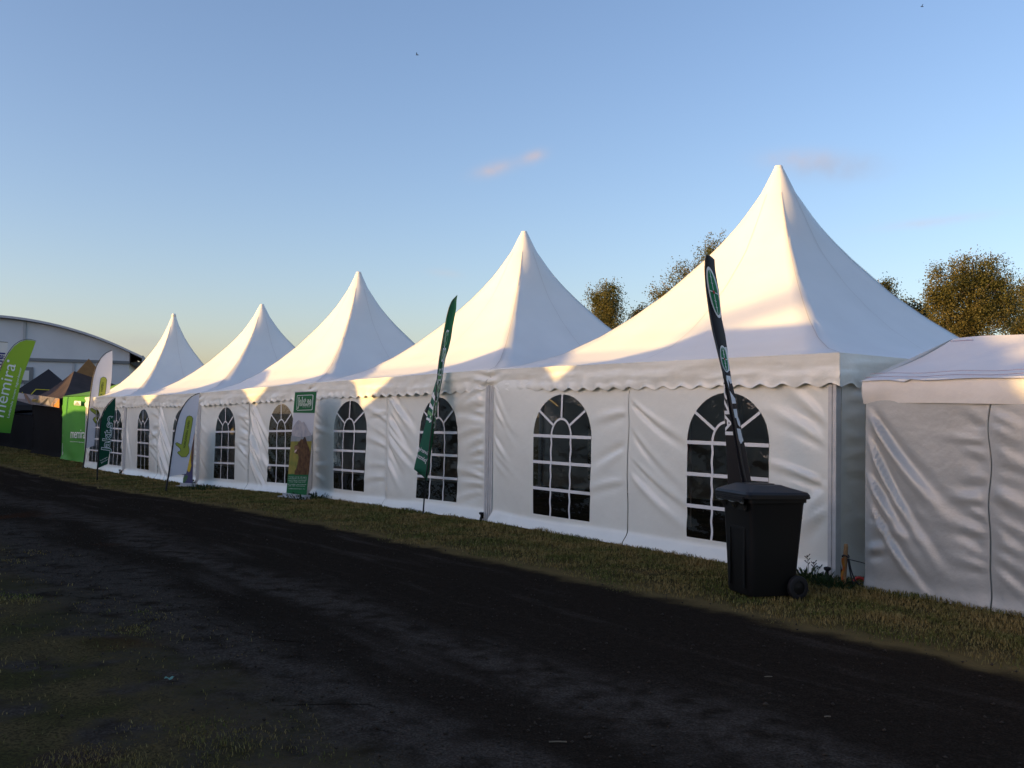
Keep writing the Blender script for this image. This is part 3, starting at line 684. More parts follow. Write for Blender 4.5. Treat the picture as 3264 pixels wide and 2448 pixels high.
T, sh = twisted('narrow green feather flag twisted edge-on before the second pagoda tent', rows, q, gb, m_green2, m_green3, .22,
        q([(150, 1582), (160, 1440), (172, 1300), (196, 1080), (222, 880), (242, 700), (262, 500), (292, 320), (318, 180), (345, 100), (386, 48)]), .013)
X = lambda pts: q(pts)
lettering(sh, 'Jakt.se', *X([(222, 960), (330, 300)]), 15, m_wprint, T, .02, grow=.05); lettering(sh, 'Jakt.se', *X([(222, 960), (330, 300)]), 15, m_ltgreen, T, .03)
for a, b, c, d in [((172, 910), (205, 930), (209, 915), (176, 893)), ((180, 870), (212, 893), (216, 872), (186, 843)), ((192, 820), (222, 850), (226, 838), (199, 790)), ((210, 745), (232, 790), (237, 765), (222, 715))]:
    poly_sheet('print_stripe', sh, X([a, b, c, d]), m_wprint if a[1] in (910, 745, 820) else m_ltgreen, T, .02, 6)
lettering(sh, 'Sverige', *X([(182, 1160), (98, 1118)]), 13, m_wprint, T, .02, mirror=True); lettering(sh, 'Jaktsa', *X([(172, 1212), (98, 1172)]), 13, m_wprint, T, .02, mirror=True)

q = crop(2220, 780, 2.127)
rows = [(66, 70, 72, 100), (80, 60, 62, 117), (150, 56, 58, 121), (220, 59, 61, 133), (300, 65, 67, 148), (400, 78, 80, 157), (490, 92, 94, 166), (600, 112, 114, 190), (690, 134, 136, 203), (780, 152, 154, 212), (860, 172, 175, 226), (900, 176, 184, 231),
        (1000, 180, 200, 252), (1100, 183, 218, 275), (1200, 187, 235, 292), (1300, 190, 254, 312), (1400, 196, 272, 332), (1500, 200, 288, 350), (1580, 204, 302, 364), (1640, 206, 312, 374)]
m_blk = mat('black_cloth', (.010, .008, .010), .65, .3); m_blk2 = mat('black_mesh_cloth', (.018, .016, .015), .75, .2)
bb = np.array([*sn(.62 + 0.0, 1.02), 0.0])
bb = np.array([2.62, 9.35, 0.0])
T, sh = twisted('black feather flag with green round target signs leaning behind the wheelie bin', rows, q, bb, m_blk, m_blk2, .20,
        q([(395, 2050), (350, 1700), (318, 1540), (284, 1350), (250, 1160), (215, 980), (180, 860), (145, 720), (105, 550), (75, 360), (58, 200), (62, 90), (84, 68)]), .013)
def ell(c, e1, e2, n=30): return [(c[0] + e1[0] * math.cos(t) + e2[0] * math.sin(t), c[1] + e1[1] * math.cos(t) + e2[1] * math.sin(t)) for t in np.linspace(0, 2 * math.pi, n, False)]
def target(c, e1, e2):
    m_tg = mat('target_green', (.010, .17, .06), .7, .2); m_rd = mat('red_print', (.45, .03, .02), .7)
    cl = lambda P: [(min(x, np.interp(y, [r_[0] for r_ in rows], [r_[3] for r_ in rows]) - 1.5), y) for x, y in P]
    poly_sheet('target_rim', sh, q(cl(ell(c, e1, e2))), m_wprint, T, .012, 6)
    poly_sheet('target_disc', sh, q(cl(ell((c[0] + .5, c[1] + 1), (e1[0] * .88, e1[1] * .88), (e2[0] * .72, e2[1] * .72)))), m_tg, T, .018, 6)
    def bar(a, b, w): 
        a, b = np.array(a), np.array(b); d = b - a; d = d / np.linalg.norm(d); n_ = np.array([-d[1], d[0]]) * w
        poly_sheet('target_cross', sh, q(cl([tuple(a + n_), tuple(b + n_), tuple(b - n_), tuple(a - n_)])), m_wprint, T, .024, 6)
    c = np.array(c, float); E1, E2 = np.array(e1), np.array(e2)
    bar(c - E1 * .85, c - E1 * .08, 1.6); bar(c + E1 * .08, c + E1 * .85, 1.6); bar(c - E2 * .9, c - E2 * .2, 3.2); bar(c + E2 * .25, c + E2 * .95, 3.2)
    for k in (-.6, -.35, .35, .6): bar(c + E1 * k - E2 * .18, c + E1 * k + E2 * .18, 1.6)
    poly_sheet('target_centre', sh, q(cl(ell(c, E1 * .07, E2 * .16, 12))), m_rd, T, .03, 6)
target((116, 318), (33, 172), (36, 12)); target((189, 772), (15, 92), (26, 6))
XA = lambda pts: q(pts)
# lettering on the folded halves of the black flag, as far as it shows
V_, F_ = text_geo('IAKGI', .0, 1.0, .03); Y_ = 1292 - (V_[:, 0] - V_[:, 0].min()) / np.ptp(V_[:, 0]) * 385
ra = np.array(rows); xa_, xb_ = np.interp(Y_, ra[:, 0], ra[:, 1]), np.interp(Y_, ra[:, 0], ra[:, 2]); X_ = np.minimum(xa_ + 2 + V_[:, 1] / .7 * 56, xb_ - 1.5)
obj('lettering', [sh(*q([(x, y)])[0], .014) for x, y in zip(X_, Y_)], F_, m_wprint, T)
for P in ([(202, 885), (226, 888), (240, 935), (228, 940), (214, 912), (222, 985), (258, 1040), (266, 1075), (236, 1077), (230, 1040), (206, 960)], [(241, 1115), (270, 1112), (278, 1165), (292, 1200), (296, 1240), (280, 1220), (268, 1175), (250, 1172)],
          [(272, 1245), (296, 1250), (306, 1295), (316, 1330), (300, 1352), (288, 1325), (280, 1290)], [(188, 690), (200, 688), (214, 780), (222, 850), (214, 852), (206, 780)]):
    poly_sheet('lettering', sh, XA(P), m_wprint, T, .018, 6)

# lime green flag at the left edge
m_lgreen = bpy.data.materials.new('lime_green_cloth'); m_lgreen.use_nodes = True
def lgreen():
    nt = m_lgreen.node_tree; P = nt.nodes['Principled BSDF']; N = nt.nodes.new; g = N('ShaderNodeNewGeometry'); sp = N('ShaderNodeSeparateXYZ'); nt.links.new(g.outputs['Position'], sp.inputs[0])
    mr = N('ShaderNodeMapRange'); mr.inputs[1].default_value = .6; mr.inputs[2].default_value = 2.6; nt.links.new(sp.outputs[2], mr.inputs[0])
    mx = N('ShaderNodeMix'); mx.data_type = 'RGBA'; mx.inputs[6].default_value = (.05, .25, .012, 1); mx.inputs[7].default_value = (.26, .42, .022, 1)   # green low down, lime higher up
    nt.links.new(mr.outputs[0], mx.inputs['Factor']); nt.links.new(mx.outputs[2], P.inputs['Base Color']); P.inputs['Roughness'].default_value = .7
lgreen()
q = crop(0, 1080, 5.185)
poly = q([(-330, 1520), (-215, 1150), (-120, 850), (-40, 640), (0, 540), (60, 390), (140, 240), (230, 125), (330, 50), (440, 18), (540, 26), (592, 42), (555, 150), (480, 350), (400, 560), (330, 790), (262, 1100), (212, 1350), (172, 1560)])
pole = q([(-420, 1920), (-345, 1540), (-228, 1150), (-132, 850), (-52, 640), (-8, 535), (52, 382), (134, 230), (226, 112), (328, 38), (440, 8), (540, 16), (597, 38)])
mb_ = ground_at(-88, 1466)
pole[0] = (-88, 1462)
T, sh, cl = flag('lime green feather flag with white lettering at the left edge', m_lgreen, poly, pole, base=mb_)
lettering(sh, 'memira', *q([(60, 1300), (262, 428)]), 38, m_wprint, T, .015, bold=.0)
poly_sheet('lettering', sh, q(ell((135, 366), (22, 0), (0, 22), 16)), m_wprint, T, .015, 6)
lettering(sh, 'Ledande inom ögonlaser', *q([(150, 1308), (362, 478)]), 7.0, m_wprint, T, .015)
# white banner with blue lettering behind it
def tall_banner():
    b = np.array([*sn(37.5, 2.4), 0]); b[2] = gz(*b[:2]); sh = Sheet(b); T = thing('banner_flag', b, 'white upright banner with blue lettering cut by the left photo edge', 'banner')
    q = crop(0, 1080, 5.185)
    poly_sheet('banner_cloth', sh, q([(-260, 1100), (-190, 40), (128, 62), (75, 1120)]), mat('pale_cloth', (.66, .63, .64), .75, .2), T, 0, 9)
    mb = MB(); mb.tube([b - [0, 0, .1], *[sh(*p, .01) for p in q([(-266, 1110), (-194, 36)])]], .014, 8); mb.tube([sh(*p, .01) for p in q([(-194, 36), (130, 58)])], .01, 6); mb.build('pole', m_pole, T)
    lettering(sh, 'Jämt', *q([(2, 202), (-30, 560)]), 17, mat('blue_print', (.02, .02, .16), .7), T, .015, bold=.015, mirror=False)
tall_banner()

# roll-up banners at the tent wall
def rollup(label, base, normal, q, corners, paint, back=True):
    sh = Sheet(base, normal); T = thing('roll_up_banner', base, label, 'banner', 'roll-up banners before the tents')
    TL, TR, BR, BL = corners; qq = q(corners)
    prn = poly_sheet('banner_sheet', sh, qq, mat('banner_white', (.52, .54, .57), .55, .3), T, 0, 6)
    a, b = sh(*qq[3]), sh(*qq[2]); d = b - a; d /= np.linalg.norm(d); nr = np.array([*(-sh.m), 0]); Z = np.array([0, 0, 1.])
    mb = MB(); c = (a + b) / 2; c[2] = base[2]; L = np.linalg.norm(b - a) / 2
    mb.box(c + Z * .05, d * (L + .06), nr * .06, Z * .035); mb.box(c + Z * .015 + nr * .02, d * (L + .1), nr * .13, Z * .014); mb.build('base', mat('banner_base_metal', (.55, .57, .60), .35, .5, .5), T)
    a2, b2 = sh(*qq[0]), sh(*qq[1]); mb = MB(); mb.tube([a2 - d * .01, b2 + d * .01], .012, 8); mb.build('top_rail', m_alu, T)
    mb = MB(); mb.tube([c - nr * .05 + Z * .05, (a2 + b2) / 2 - nr * .03], .009, 8); mb.build('support_pole', m_alu, T)
    def prt(name, pts, m, off): poly_sheet(name, sh, q(pts), m, T, off, 6, False)
    paint(sh, T, prt, q)
q = crop(880, 1220, 4.148)
def paint_bear(sh, T, prt, q):
    L = lambda y: 255 + (138 - 255) * (y - 120) / 1355; Rr = lambda y: 540 + (405 - 540) * (y - 112) / 1393
    def band(y0, y1, m, off=.006, name='print_panel'): prt(name, [(L(y0), y0), (Rr(y0), y0 - 4), (Rr(y1), y1 + 4), (L(y1), y1)], m, off)
    band(122, 396, m_midgreen); band(1208, 1478, m_midgreen)
    band(755, 1208, mat('meadow_print', (.36, .27, .06), .7, .2, base2=(.15, .19, .04), vscale=5), .006, 'meadow_print')
    prt('mountain_print', [(L(752), 752), (225, 600), (262, 530), (300, 492), (330, 505), (345, 530), (372, 512), (400, 560), (430, 620), (470, 680), (Rr(752), 745)], mat('mountain_print', (.30, .31, .34), .7, .2, base2=(.46, .43, .42), vscale=9), .008)
    prt('forest_print', [(L(775), 775), (L(700), 700), (300, 715), (400, 712), (Rr(690), 690), (Rr(775), 772)], mat('forest_print', (.21, .25, .27), .7, .2, base2=(.30, .31, .30), vscale=12), .010)
    bear = [(250, 1215), (256, 1165), (278, 1130), (298, 1030), (306, 985), (296, 945), (266, 938), (258, 918), (262, 890), (250, 868), (248, 845), (262, 828), (288, 822), (300, 790), (330, 760), (338, 738), (348, 752), (368, 745), (382, 716), (395, 716), (410, 760), (418, 800), (440, 850), (462, 930), (455, 1060), (446, 1160), (438, 1216)]
    prt('bear_print', bear, mat('bear_fur_print', (.060, .030, .014), .75, .2, base2=(.14, .075, .032), vscale=14), .014)
    prt('bear_ear_print', [(366, 750), (383, 718), (396, 722), (408, 770), (394, 790)], mat('bear_dark_print', (.030, .016, .009), .75), .018)
    prt('bear_muzzle_print', [(250, 866), (250, 846), (264, 830), (300, 832), (318, 860), (300, 880), (268, 884)], mat('bear_muzzle_print', (.20, .11, .05), .75), .018)
    prt('bear_tongue_print', [(252, 918), (262, 890), (290, 880), (280, 905), (262, 924)], mat('tongue_print', (.62, .45, .42), .7), .020)
    prt('bear_eye_print', [(306, 806), (314, 800), (318, 808), (311, 813)], mat('bear_dark_print'), .020)
    rr = [(290, 165), (490, 158), (500, 168), (488, 352), (478, 362), (286, 368), (275, 356), (284, 176)]
    ri = [(293, 172), (487, 165), (493, 172), (482, 346), (474, 355), (289, 361), (282, 352), (290, 180)]
    prt('logo_frame', rr, m_wprint, .010); prt('logo_field', ri, m_midgreen, .014)
    a, b = q([(296, 303)])[0], q([(474, 297)])[0]
    lettering(sh, 'Jakt.se', a, b, 26, m_wprint, T, .020, grow=.04, shear=(.06, -1)); lettering(sh, 'Jakt.se', a, b, 26, mat('logo_sage', (.22, .36, .20), .7), T, .028, grow=.0, shear=(.06, -1))
    lettering(sh, 'Sveriges jaktsajt', *q([(362, 324), (466, 322)]), 2.6, m_wprint, T, .02)
    for y, t in ((1252, 'Sveriges sajt för alla jägare'), (1275, 'med nyheter och reportage'), (1298, 'tester, filmer och bloggar'), (1318, 'varje dag hela året'), (1350, 'bli medlem utan kostnad'), (1370, 'på vår hemsida'), (1408, 'välkommen in')):
        w = 12 if y in (1318, 1370, 1408) else 0
        lettering(sh, t, *q([(L(y) + 16 + w, y - 4), (Rr(y) - 14 - w, y)]), 2.3, m_wprint, T, .014)
bpos = ground_at(950, 1584); bpos[:2] += n2 * .16
rollup('green and white roll-up banner with a brown bear against the middle tent', bpos, n2, q, [(255, 120), (540, 112), (405, 1505), (138, 1475)], paint_bear)
q = crop(200, 1200, 4.148)
def paint2(sh, T, prt, q):
    prt('print_panel', [(1640, 1040), (1726, 1060), (1716, 1435), (1592, 1432)], mat('purple_print', (.05, .045, .13), .7), .006)
    prt('orange_print', [(1722, 760), (1745, 735), (1742, 830), (1724, 850)], mat('orange_print', (.45, .17, .05), .7), .008)
    prt('brown_print', [(1712, 850), (1742, 830), (1730, 1080), (1722, 1140), (1700, 1120)], mat('brown_print', (.09, .04, .025), .7), .008)
    prt('yellow_print', [(1690, 900), (1712, 850), (1706, 1000), (1700, 1110), (1708, 1180), (1690, 1250), (1672, 1268), (1650, 1240), (1660, 1120)], mat('yellow_print', (.55, .40, .02), .7), .012)
    prt('leaf_print', [(1598, 1340), (1640, 1300), (1665, 1320), (1640, 1370), (1610, 1410), (1594, 1400)], mat('leaf_print', (.05, .13, .04), .7), .012)
    lettering(sh, 'VAPENHUSET', *q([(1680, 1075), (1700, 960)]), 1.8, m_ink, T, .018)
b2 = np.array([*sn(17.35, .42), 0]); b2[2] = gz(*b2[:2])
rollup('purple and yellow roll-up banner half hidden behind the hand flag', b2, n2, q, [(1640, 640), (1750, 636), (1716, 1435), (1592, 1432)], paint2)

# ------------------------------------------------------------------ wheelie bin
def fast_mesh(name, V, tris, m, parent=None, smooth=False):
    me = bpy.data.meshes.new(name); V = np.ascontiguousarray(V, np.float32); T_ = np.ascontiguousarray(tris, np.int32); k = T_.shape[1]
    me.vertices.add(len(V)); me.vertices.foreach_set('co', V.ravel()); me.loops.add(T_.size); me.loops.foreach_set('vertex_index', T_.ravel())
    me.polygons.add(len(T_)); me.polygons.foreach_set('loop_start', np.arange(0, T_.size, k, dtype=np.int32))
    me.materials.append(m); me.update(calc_edges=True)
    if smooth: me.polygons.foreach_set('use_smooth', np.ones(len(T_), bool))
    o = bpy.data.objects.new(name, me); COL.objects.link(o)
    if parent: o.parent = parent; o.location = (0, 0, 0); me.transform(Matrix.Translation(-Vector(wloc(parent))))
    return o
def rounded(w, d, r, n=5):
    pts = []
    for cx, cy, a0 in ((w / 2 - r, d / 2 - r, 0), (-w / 2 + r, d / 2 - r, 90), (-w / 2 + r, -d / 2 + r, 180), (w / 2 - r, -d / 2 + r, 270)):
        for k in range(n + 1):
            a = math.radians(a0 + 90 * k / n); pts.append((cx + r * math.cos(a), cy + r * math.sin(a)))
    return pts
def wheelie_bin():
    c = np.array([2.40, 8.93, 0.0]); ax = np.array([.958, .288, 0]) * .93; ay = np.array([-.288, .958, 0]); Z = np.array([0, 0, 1.])     # ax: front -> back (hinge), ay: across
    T = thing('wheelie_bin', c, 'black plastic wheelie bin standing on the grass in front of the nearest tent', 'wheelie bin')
    L = lambda x, y, z: c + ax * x + ay * y + Z * z
    mb = MB(); rows = []
    for z, w, d, off in ((.02, .50, .44, .0), (.06, .52, .455, 0), (.50, .575, .50, .012), (.86, .625, .535, .02), (.885, .635, .545, .02), (.886, .665, .575, .02), (.93, .668, .578, .02), (.931, .64, .55, .02)):
        rows.append([L(x + off, y, z) for x, y in rounded(w, d, .06)])
    mb.grid(np.array(rows), 0, True); mb.add(rows[0], [tuple(range(len(rows[0])))[::-1]])
    # comb rib under the front rim and side stiffeners
    mb.box(L(-.300, 0, .84), ax * .018, ay * .20, Z * .03); mb.box(L(.305, 0, .80), ax * .02, ay * .22, Z * .07)
    body = mb.build('body', m_black, T, True)
    bpy_bev(body)
    mb = MB()
    for sy in (-.13, .13): mb.box(L(-.281, sy, .36), ax * .006, ay * .018, Z * .27)
    mb.box(L(-.281, 0, .64), ax * .006, ay * .15, Z * .012); mb.build('front_ribs', m_black, T)
    # lid: shallow domed, overhangs at the front, grip at the hinge side
    mb = MB(); rows = []
    for z, w, d, off in ((.925, .70, .60, .0), (.925, .73, .625, .0), (.962, .735, .63, .0), (.985, .70, .60, .0), (1.03, .42, .42, -.03), (1.045, .34, .36, -.035)):
        rows.append([L(x + off, y, z - .012 * (x + off)) for x, y in rounded(w, d, .05)])
    mb.grid(np.array(rows), 0, True); mb.add(rows[-1], [tuple(range(len(rows[-1])))])
    mb.add([L(x, y, .926) for x, y in rounded(.70, .60, .05)], [tuple(range(24))[::-1]])
    for k in range(3): mb.box(L(-.372, 0, .905 + .017 * k), ax * (.012 - .002 * k), ay * .25, Z * .006)
    mb.box(L(-.05, 0, 1.046), ax * .14, ay * .09, Z * .006)
    mb.box(L(.36, -.16, .95), ax * .04, ay * .035, Z * .02); mb.box(L(.36, .16, .95), ax * .04, ay * .035, Z * .02)
    lid = mb.build('lid', mat('bin_lid_plastic', (.0065, .0065, .008), .46, .5, bump=.0006, bscale=120), T)
    mb = MB(); mb.tube([L(.395, -.23, .93), L(.395, .23, .93)], .016, 10); mb.build('handle', m_black, T, True)
    # rubbish bag edge pinched under the lid
    mb = MB(); r = np.random.default_rng(5); Gd = np.zeros((16, 5, 3))
    for i in range(16):
        for j in range(5): Gd[i, j] = L(-.345 - .02 * math.sin(j * 1.2) - .01 * r.random(), -.25 + .5 * i / 15, .905 - j * .016 * (.4 + .9 * math.sin(i * .55 + 1) ** 2) )
    mb.grid(Gd); mb.build('bag_edge', mat('bag_film', (.02, .02, .022), .2, .6), T, True)
    for sy in (-1, 1):
        w = MB(); n = 28; prof = [(.055, -.025), (.09, -.03), (.098, -.02), (.1, 0), (.098, .02), (.09, .03), (.055, .025)]
        rows = [[L(+.235 + rr * math.cos(a), sy * .275 + yy, .10 + rr * math.sin(a)) for a in np.linspace(0, 2 * math.pi, n, False)] for rr, yy in [(a_ * 1.12, b_) for a_, b_ in prof]]
        w.grid(np.array(rows), 0, True); wh = w.build('wheel', m_rubber, T, True)
        w = MB(); rows = [[L(+.235 + rr * math.cos(a), sy * .275 + yy, .10 + rr * math.sin(a)) for a in np.linspace(0, 2 * math.pi, n, False)] for rr, yy in ((.056, -.018), (.02, -.022), (.001, -.026))]
        rows2 = [[L(+.235 + rr * math.cos(a), sy * .275 - yy, .10 + rr * math.sin(a)) for a in np.linspace(0, 2 * math.pi, n, False)] for rr, yy in ((.056, -.018), (.02, -.022), (.001, -.026))]
        w.grid(np.array(rows), 0, True); w.grid(np.array(rows2), 0, True); w.build('hub', m_black, wh, True)
    mb = MB(); mb.tube([L(.235, -.25, .10), L(.235, .25, .10)], .014, 8); mb.build('axle', m_alu, T, True)
def bpy_bev(o):
    o.data.set_sharp_from_angle(angle=math.radians(35)) if hasattr(o.data, 'set_sharp_from_angle') else None
wheelie_bin()

# ------------------------------------------------------------------ stake, ropes, pegs, weeds beside the bin
Z3 = np.array([0, 0, 1.])
def stake():
    b = ground_at(2690, 1868); T = thing('wooden_stake', b, 'short wooden stake hammered into the grass between tent and silver stall', 'stake')
    mb = MB(); top = b + Z3 * .42 + np.array([.022, .01, 0]); mb.tube([b - Z3 * .1, b + Z3 * .05, top - Z3 * .03, top], [.021, .022, .022, .017], 10)
    mb.build('pole', mat('pale_wood', (.30, .165, .07), .7, .3, var=.3, vscale=18), T, True)
    r = b + Z3 * .30 + np.array([.016, 0, 0]); mb = MB(); mb.tube([r + np.array([.032 * math.cos(a), .032 * math.sin(a), .012 * math.sin(2 * a)]) for a in np.linspace(0, 6.28, 18)], .007, 6)
    mb.tube(curve([r + [.01, -.03, -.02], r + [.03, -.05, -.16], r + [.06, -.07, -.28], r + [.10, -.08, -.315]]), .007, 6); mb.tube(curve([r + [.02, -.03, -.02], r + [.05, -.04, -.16], r + [.10, -.06, -.26], r + [.20, -.08, -.31]]), .007, 6)
    mb.tube([r + [.02, -.01, -.03], r + [.14, -.02, -.055], r + [.24, -.10, -.08]], .005, 6); mb.build('rope', mat('dark_rope', (.012, .013, .018), .8), T, True)
    rg = b + Z3 * .21 + np.array([-.024, -.016, 0]); mb = MB(); Gd = np.zeros((14, 5, 3))
    for i in range(14):
        for j in range(5): Gd[i, j] = rg + np.array([-.006 + .007 * j - .006 * math.sin(i * .9), -.012 * math.sin(j * 1.6 + i * .5), .075 - i * .020])
    mb.grid(Gd); mb.build('rag', mat('red_yellow_rag', (.42, .025, .02), .7, .2, base2=(.36, .22, .03), vscale=16), T, True)
    p = ground_at(2738, 1862); t = thing('strap_ratchet', p, 'red handled ratchet strap lying at the foot of the silver stall', 'ratchet strap')
    mb = MB(); mb.tube(curve([p + [-.05, 0, .03], p + [-.02, -.01, .065], p + [.03, -.02, .06], p + [.07, -.05, .02]], 20), .016, 8); mb.build('handle', mat('red_plastic', (.42, .025, .015), .45), t, True)
    mb = MB(); mb.box(p + [.06, -.03, .012], np.array([.09, -.06, 0]) * .9, np.array([.015, .02, 0]), Z3 * .006); mb.build('strap', mat('dark_rope'), t)
stake()
def peg(p, label):
    T = thing('tent_peg', p, label, 'tent peg', 'steel pegs at the tent posts'); mb = MB()
    mb.tube([p - Z3 * .15, p + Z3 * .10, p + Z3 * .105], [.014, .014, .012], 8); mb.build('shaft', m_rubber, T, True)
    mb = MB(); mb.tube([p + Z3 * .10, p + Z3 * .112, p + Z3 * .135, p + Z3 * .14], [.02, .036, .036, .024], 12); mb.build('head', m_rubber, T, True)
for i, lb in ((0, 'black steel peg at the right post of the nearest tent'), (1, 'black steel peg at the post between the two nearest tents'), (2, 'black steel peg at the post behind the bear banner'), (3, 'black steel peg at the post behind the hand flag'), (4, 'black steel peg at the post of the farthest tent')):
    q_ = BASES[i][:2] + n2 * .10 + u2 * .05; peg(np.array([*q_, gz(*q_)]), lb)
m_leafw = mat('weed_leaf', (.030, .055, .018), .6, .3, var=.4, vscale=20, transl=.2)
def weed(p, n, h, spread, label, stalk=True):
    r = np.random.default_rng(int(abs(p[0]) * 1000) + n); T = thing('weed', p, label, 'weed', 'weeds along the tent skirt'); V = []; Fc = []
    for k in range(n):
        a = r.uniform(0, 6.28); d = spread * math.sqrt(r.random()); b = p + np.array([d * math.cos(a), d * math.sin(a), 0]); hh = h * r.uniform(.25, 1) * (1.1 - d / spread * .5)
        t = b + np.array([math.cos(a) * .05, math.sin(a) * .05, hh]) + r.normal(0, .02, 3); s_ = np.array([-math.sin(a), math.cos(a), .2]) * r.uniform(.008, .02); m_ = (b + t) / 2 + np.array([0, 0, .02])
        i0 = len(V); V += [b, m_ + s_, t, m_ - s_]; Fc.append((i0, i0 + 1, i0 + 2, i0 + 3))
    obj('foliage', V, Fc, m_leafw, T)
    if stalk:
        mb = MB()
        for dx, hh in ((-.02, .24), (.05, .17), (.11, .12)):
            q0 = p + np.array([dx, 0, 0]); pts = [q0, q0 + [.01, 0, hh * .5], q0 + [-.005, 0, hh]]; mb.tube(pts, [.004, .003, .002], 5)
            for k in range(5): z = hh * (.55 + .09 * k); mb.tube([q0 + [0, 0, z], q0 + [.028 * (-1) ** k, .01, z + .03]], [.003, .006], 5)
            mb.tube([q0 + [-.005, 0, hh * .9], q0 + [-.005, 0, hh]], [.009, .004], 6)
        mb.build('stalk', mat('weed_stalk', (.035, .04, .018), .7), T)
pw = ground_at(2580, 1842); weed(pw, 240, .12, .26, 'leafy weeds and thin stalks growing between bin wheel and tent')
p_ = ground_at(2660, 1868); weed(p_, 160, .10, .2, 'low weeds at the right post of the nearest tent', False)
p_ = ground_at(985, 1590); weed(p_, 200, .14, .5, 'low weeds at the foot of the bear banner', False)
p_ = ground_at(640, 1560); weed(p_, 140, .13, .5, 'low weeds at the foot of the fourth tent corner', False)

# ------------------------------------------------------------------ stalls and gazebos at the far left
def P_at(px, py, Y): r = ray(px, py); return EYE + r * (Y / r[1])
def z_at(xy, py):
    d = np.array([xy[0], xy[1], 0]) - EYE * [1, 1, 0]; lo, hi = -5, 15
    for _ in range(40):
        m_ = (lo + hi) / 2
        if project([xy[0], xy[1], m_])[1] > py: lo = m_
        else: hi = m_
    return lo
m_memgreen = mat('green_stall_cloth', (.085, .34, .045), .6, .3, var=.12, vscale=2, transl=.1)
m_memroof = mat('lime_roof_cloth', (.20, .44, .035), .6, .3, transl=.2)
m_drk = mat('black_stall_cloth', (.0055, .005, .005), .85, .1, var=.3, vscale=2)
m_drape = mat('brown_black_canopy', (.060, .043, .038), .8, .2, var=.35, vscale=2)
m_sunlit_black = mat('sunlit_black_cloth', (.24, .125, .045), .75, .2, var=.2, vscale=3)  # black fabric; the brown stands for sun shining through it
def canopy(T, corners, apex, m, sag=.12, n=14, name='roof'):
    mb = MB(); C = [np.array(c, float) for c in corners]; A = np.array(apex, float); k = len(C)
    for i in range(k):
        a, b = C[i], C[(i + 1) % k]; Gd = np.zeros((n + 1, n + 1, 3))
        for u_ in range(n + 1):
            for v in range(n + 1):
                f, g = u_ / n, v / n; e = a + (b - a) * g; p = e + (A - e) * f; p = p - Z3 * sag * math.sin(math.pi * f) * (.6 + .4 * math.sin(math.pi * g)); Gd[u_, v] = p
        mb.grid(Gd)
    return mb.build(name, m, T, True)
def stall_box(name, label, cat, group, s0, s1, nf, dep, h, m, mroof, apex_h, seed, apex=None):
    A, B = sn(s1, nf), sn(s0, nf); z0, z1 = gz(*A), gz(*B); zb = (z0 + z1) / 2; c = (A + B) / 2 - n2 * dep / 2
    T = thing(name, [*c, zb], label, cat, group); A3, B3 = np.array([*A, zb - .02]), np.array([*B, zb - .02]); D3, C3 = np.array([*(A - n2 * dep), zb - .02]), np.array([*(B - n2 * dep), zb - .02])
    fl = [('L', -55, 25, 1.2, .03, .5, h, .35), ('R', -40, 30, .9, .03, .3, h, .35)]
    for a, b, sd in ((A3, B3, 0), (B3, C3, 1), (C3, D3, 2), (D3, A3, 3)): wall_panel(T, Panel(a, b, h, seed + sd, 1.2, fl, ('post', 'post'), .06, .03), None, .12, m=m)
    cs = [p + Z3 * (h + .02) + (p - np.array([*c, p[2]])) * .015 for p in (A3, B3, C3, D3)]; ap = np.array([*c, zb + apex_h]) if apex is None else apex; canopy(T, cs, ap, mroof, .14 if apex is None else .20)
    for p in (A3, B3, C3, D3): mb = MB(); mb.box(p + Z3 * h / 2 + (np.array([*c, p[2]]) - p) * .02, [.02, 0, 0], [0, .02, 0], Z3 * h / 2); mb.build('post', m_alu, T)
    return T, A3, B3, ap
# green stall
A_ = sn(35.1, -.75); hg = z_at(A_, 1264) - gz(*A_); cc = sn(32.85, -2.95); ah = z_at(cc, 1204) - gz(*cc)
T, a3, b3, ap = stall_box('market_stall', 'bright green fabric stall with white lettering left of the tent row', 'market stall', 'fabric stalls at the far left', 30.6, 35.1, -.75, 4.4, hg, m_memgreen, m_memroof, ah, 301)
shm = Sheet(sn(33, -.72).tolist() + [gz(*sn(33, -.72))], n2)
q = crop(180, 1050, 3.53)
lettering(shm, 'memira', *q([(190, 1222), (352, 1226)]), 30, m_wprint, T, .10, bold=.0, spacing=.9)
lettering(shm, 'Ledande inom ögonlaser', *q([(184, 1265), (345, 1275)]), 3.2, m_wprint, T, .10)
poly_sheet('sign_panel', shm, q([(232, 804), (306, 808), (304, 858), (228, 852)]), m_wprint, T, .10, 6, False)
poly_sheet('sign_triangle', shm, q([(230, 850), (268, 812), (302, 856)]), mat('sign_grey', (.28, .32, .27), .7), T, .108, 6, False)
# black draped stall
A_ = sn(35.9, -.95); hk = z_at(A_, 1268) - gz(*A_); cc = sn(38.6, -3.6); ak = z_at(cc, 1184) - gz(*cc)
DRAPE_AP = P_at(236, 1183, 41.3)
T, a3, b3, ap = stall_box('market_stall', 'black cloth stall with brown sagging canopy and printed strip of pictures', 'market stall', 'fabric stalls at the far left', 35.9, 41.3, -.95, 5.0, hk, m_drk, m_drape, ak, 311, apex=DRAPE_AP)
shk = Sheet(sn(38.6, -.90).tolist() + [gz(*sn(38.6, -.90))], n2); q = crop(0, 1050, 4.148)
mb = MB(); 
for (t0_, t1_) in (((905, 548), (1055, 575)), ((1055, 575), (1020, 665))): pass
q = crop(0, 1080, 5.185)
poly_sheet('picture_strip', shk, q([(300, 880), (450, 905), (1032, 985), (1030, 1140), (560, 1085), (290, 1010)]), mat('strip_grey', (.20, .19, .20), .5, .4, base2=(.10, .09, .10), vscale=7), T, .10, 6, False)
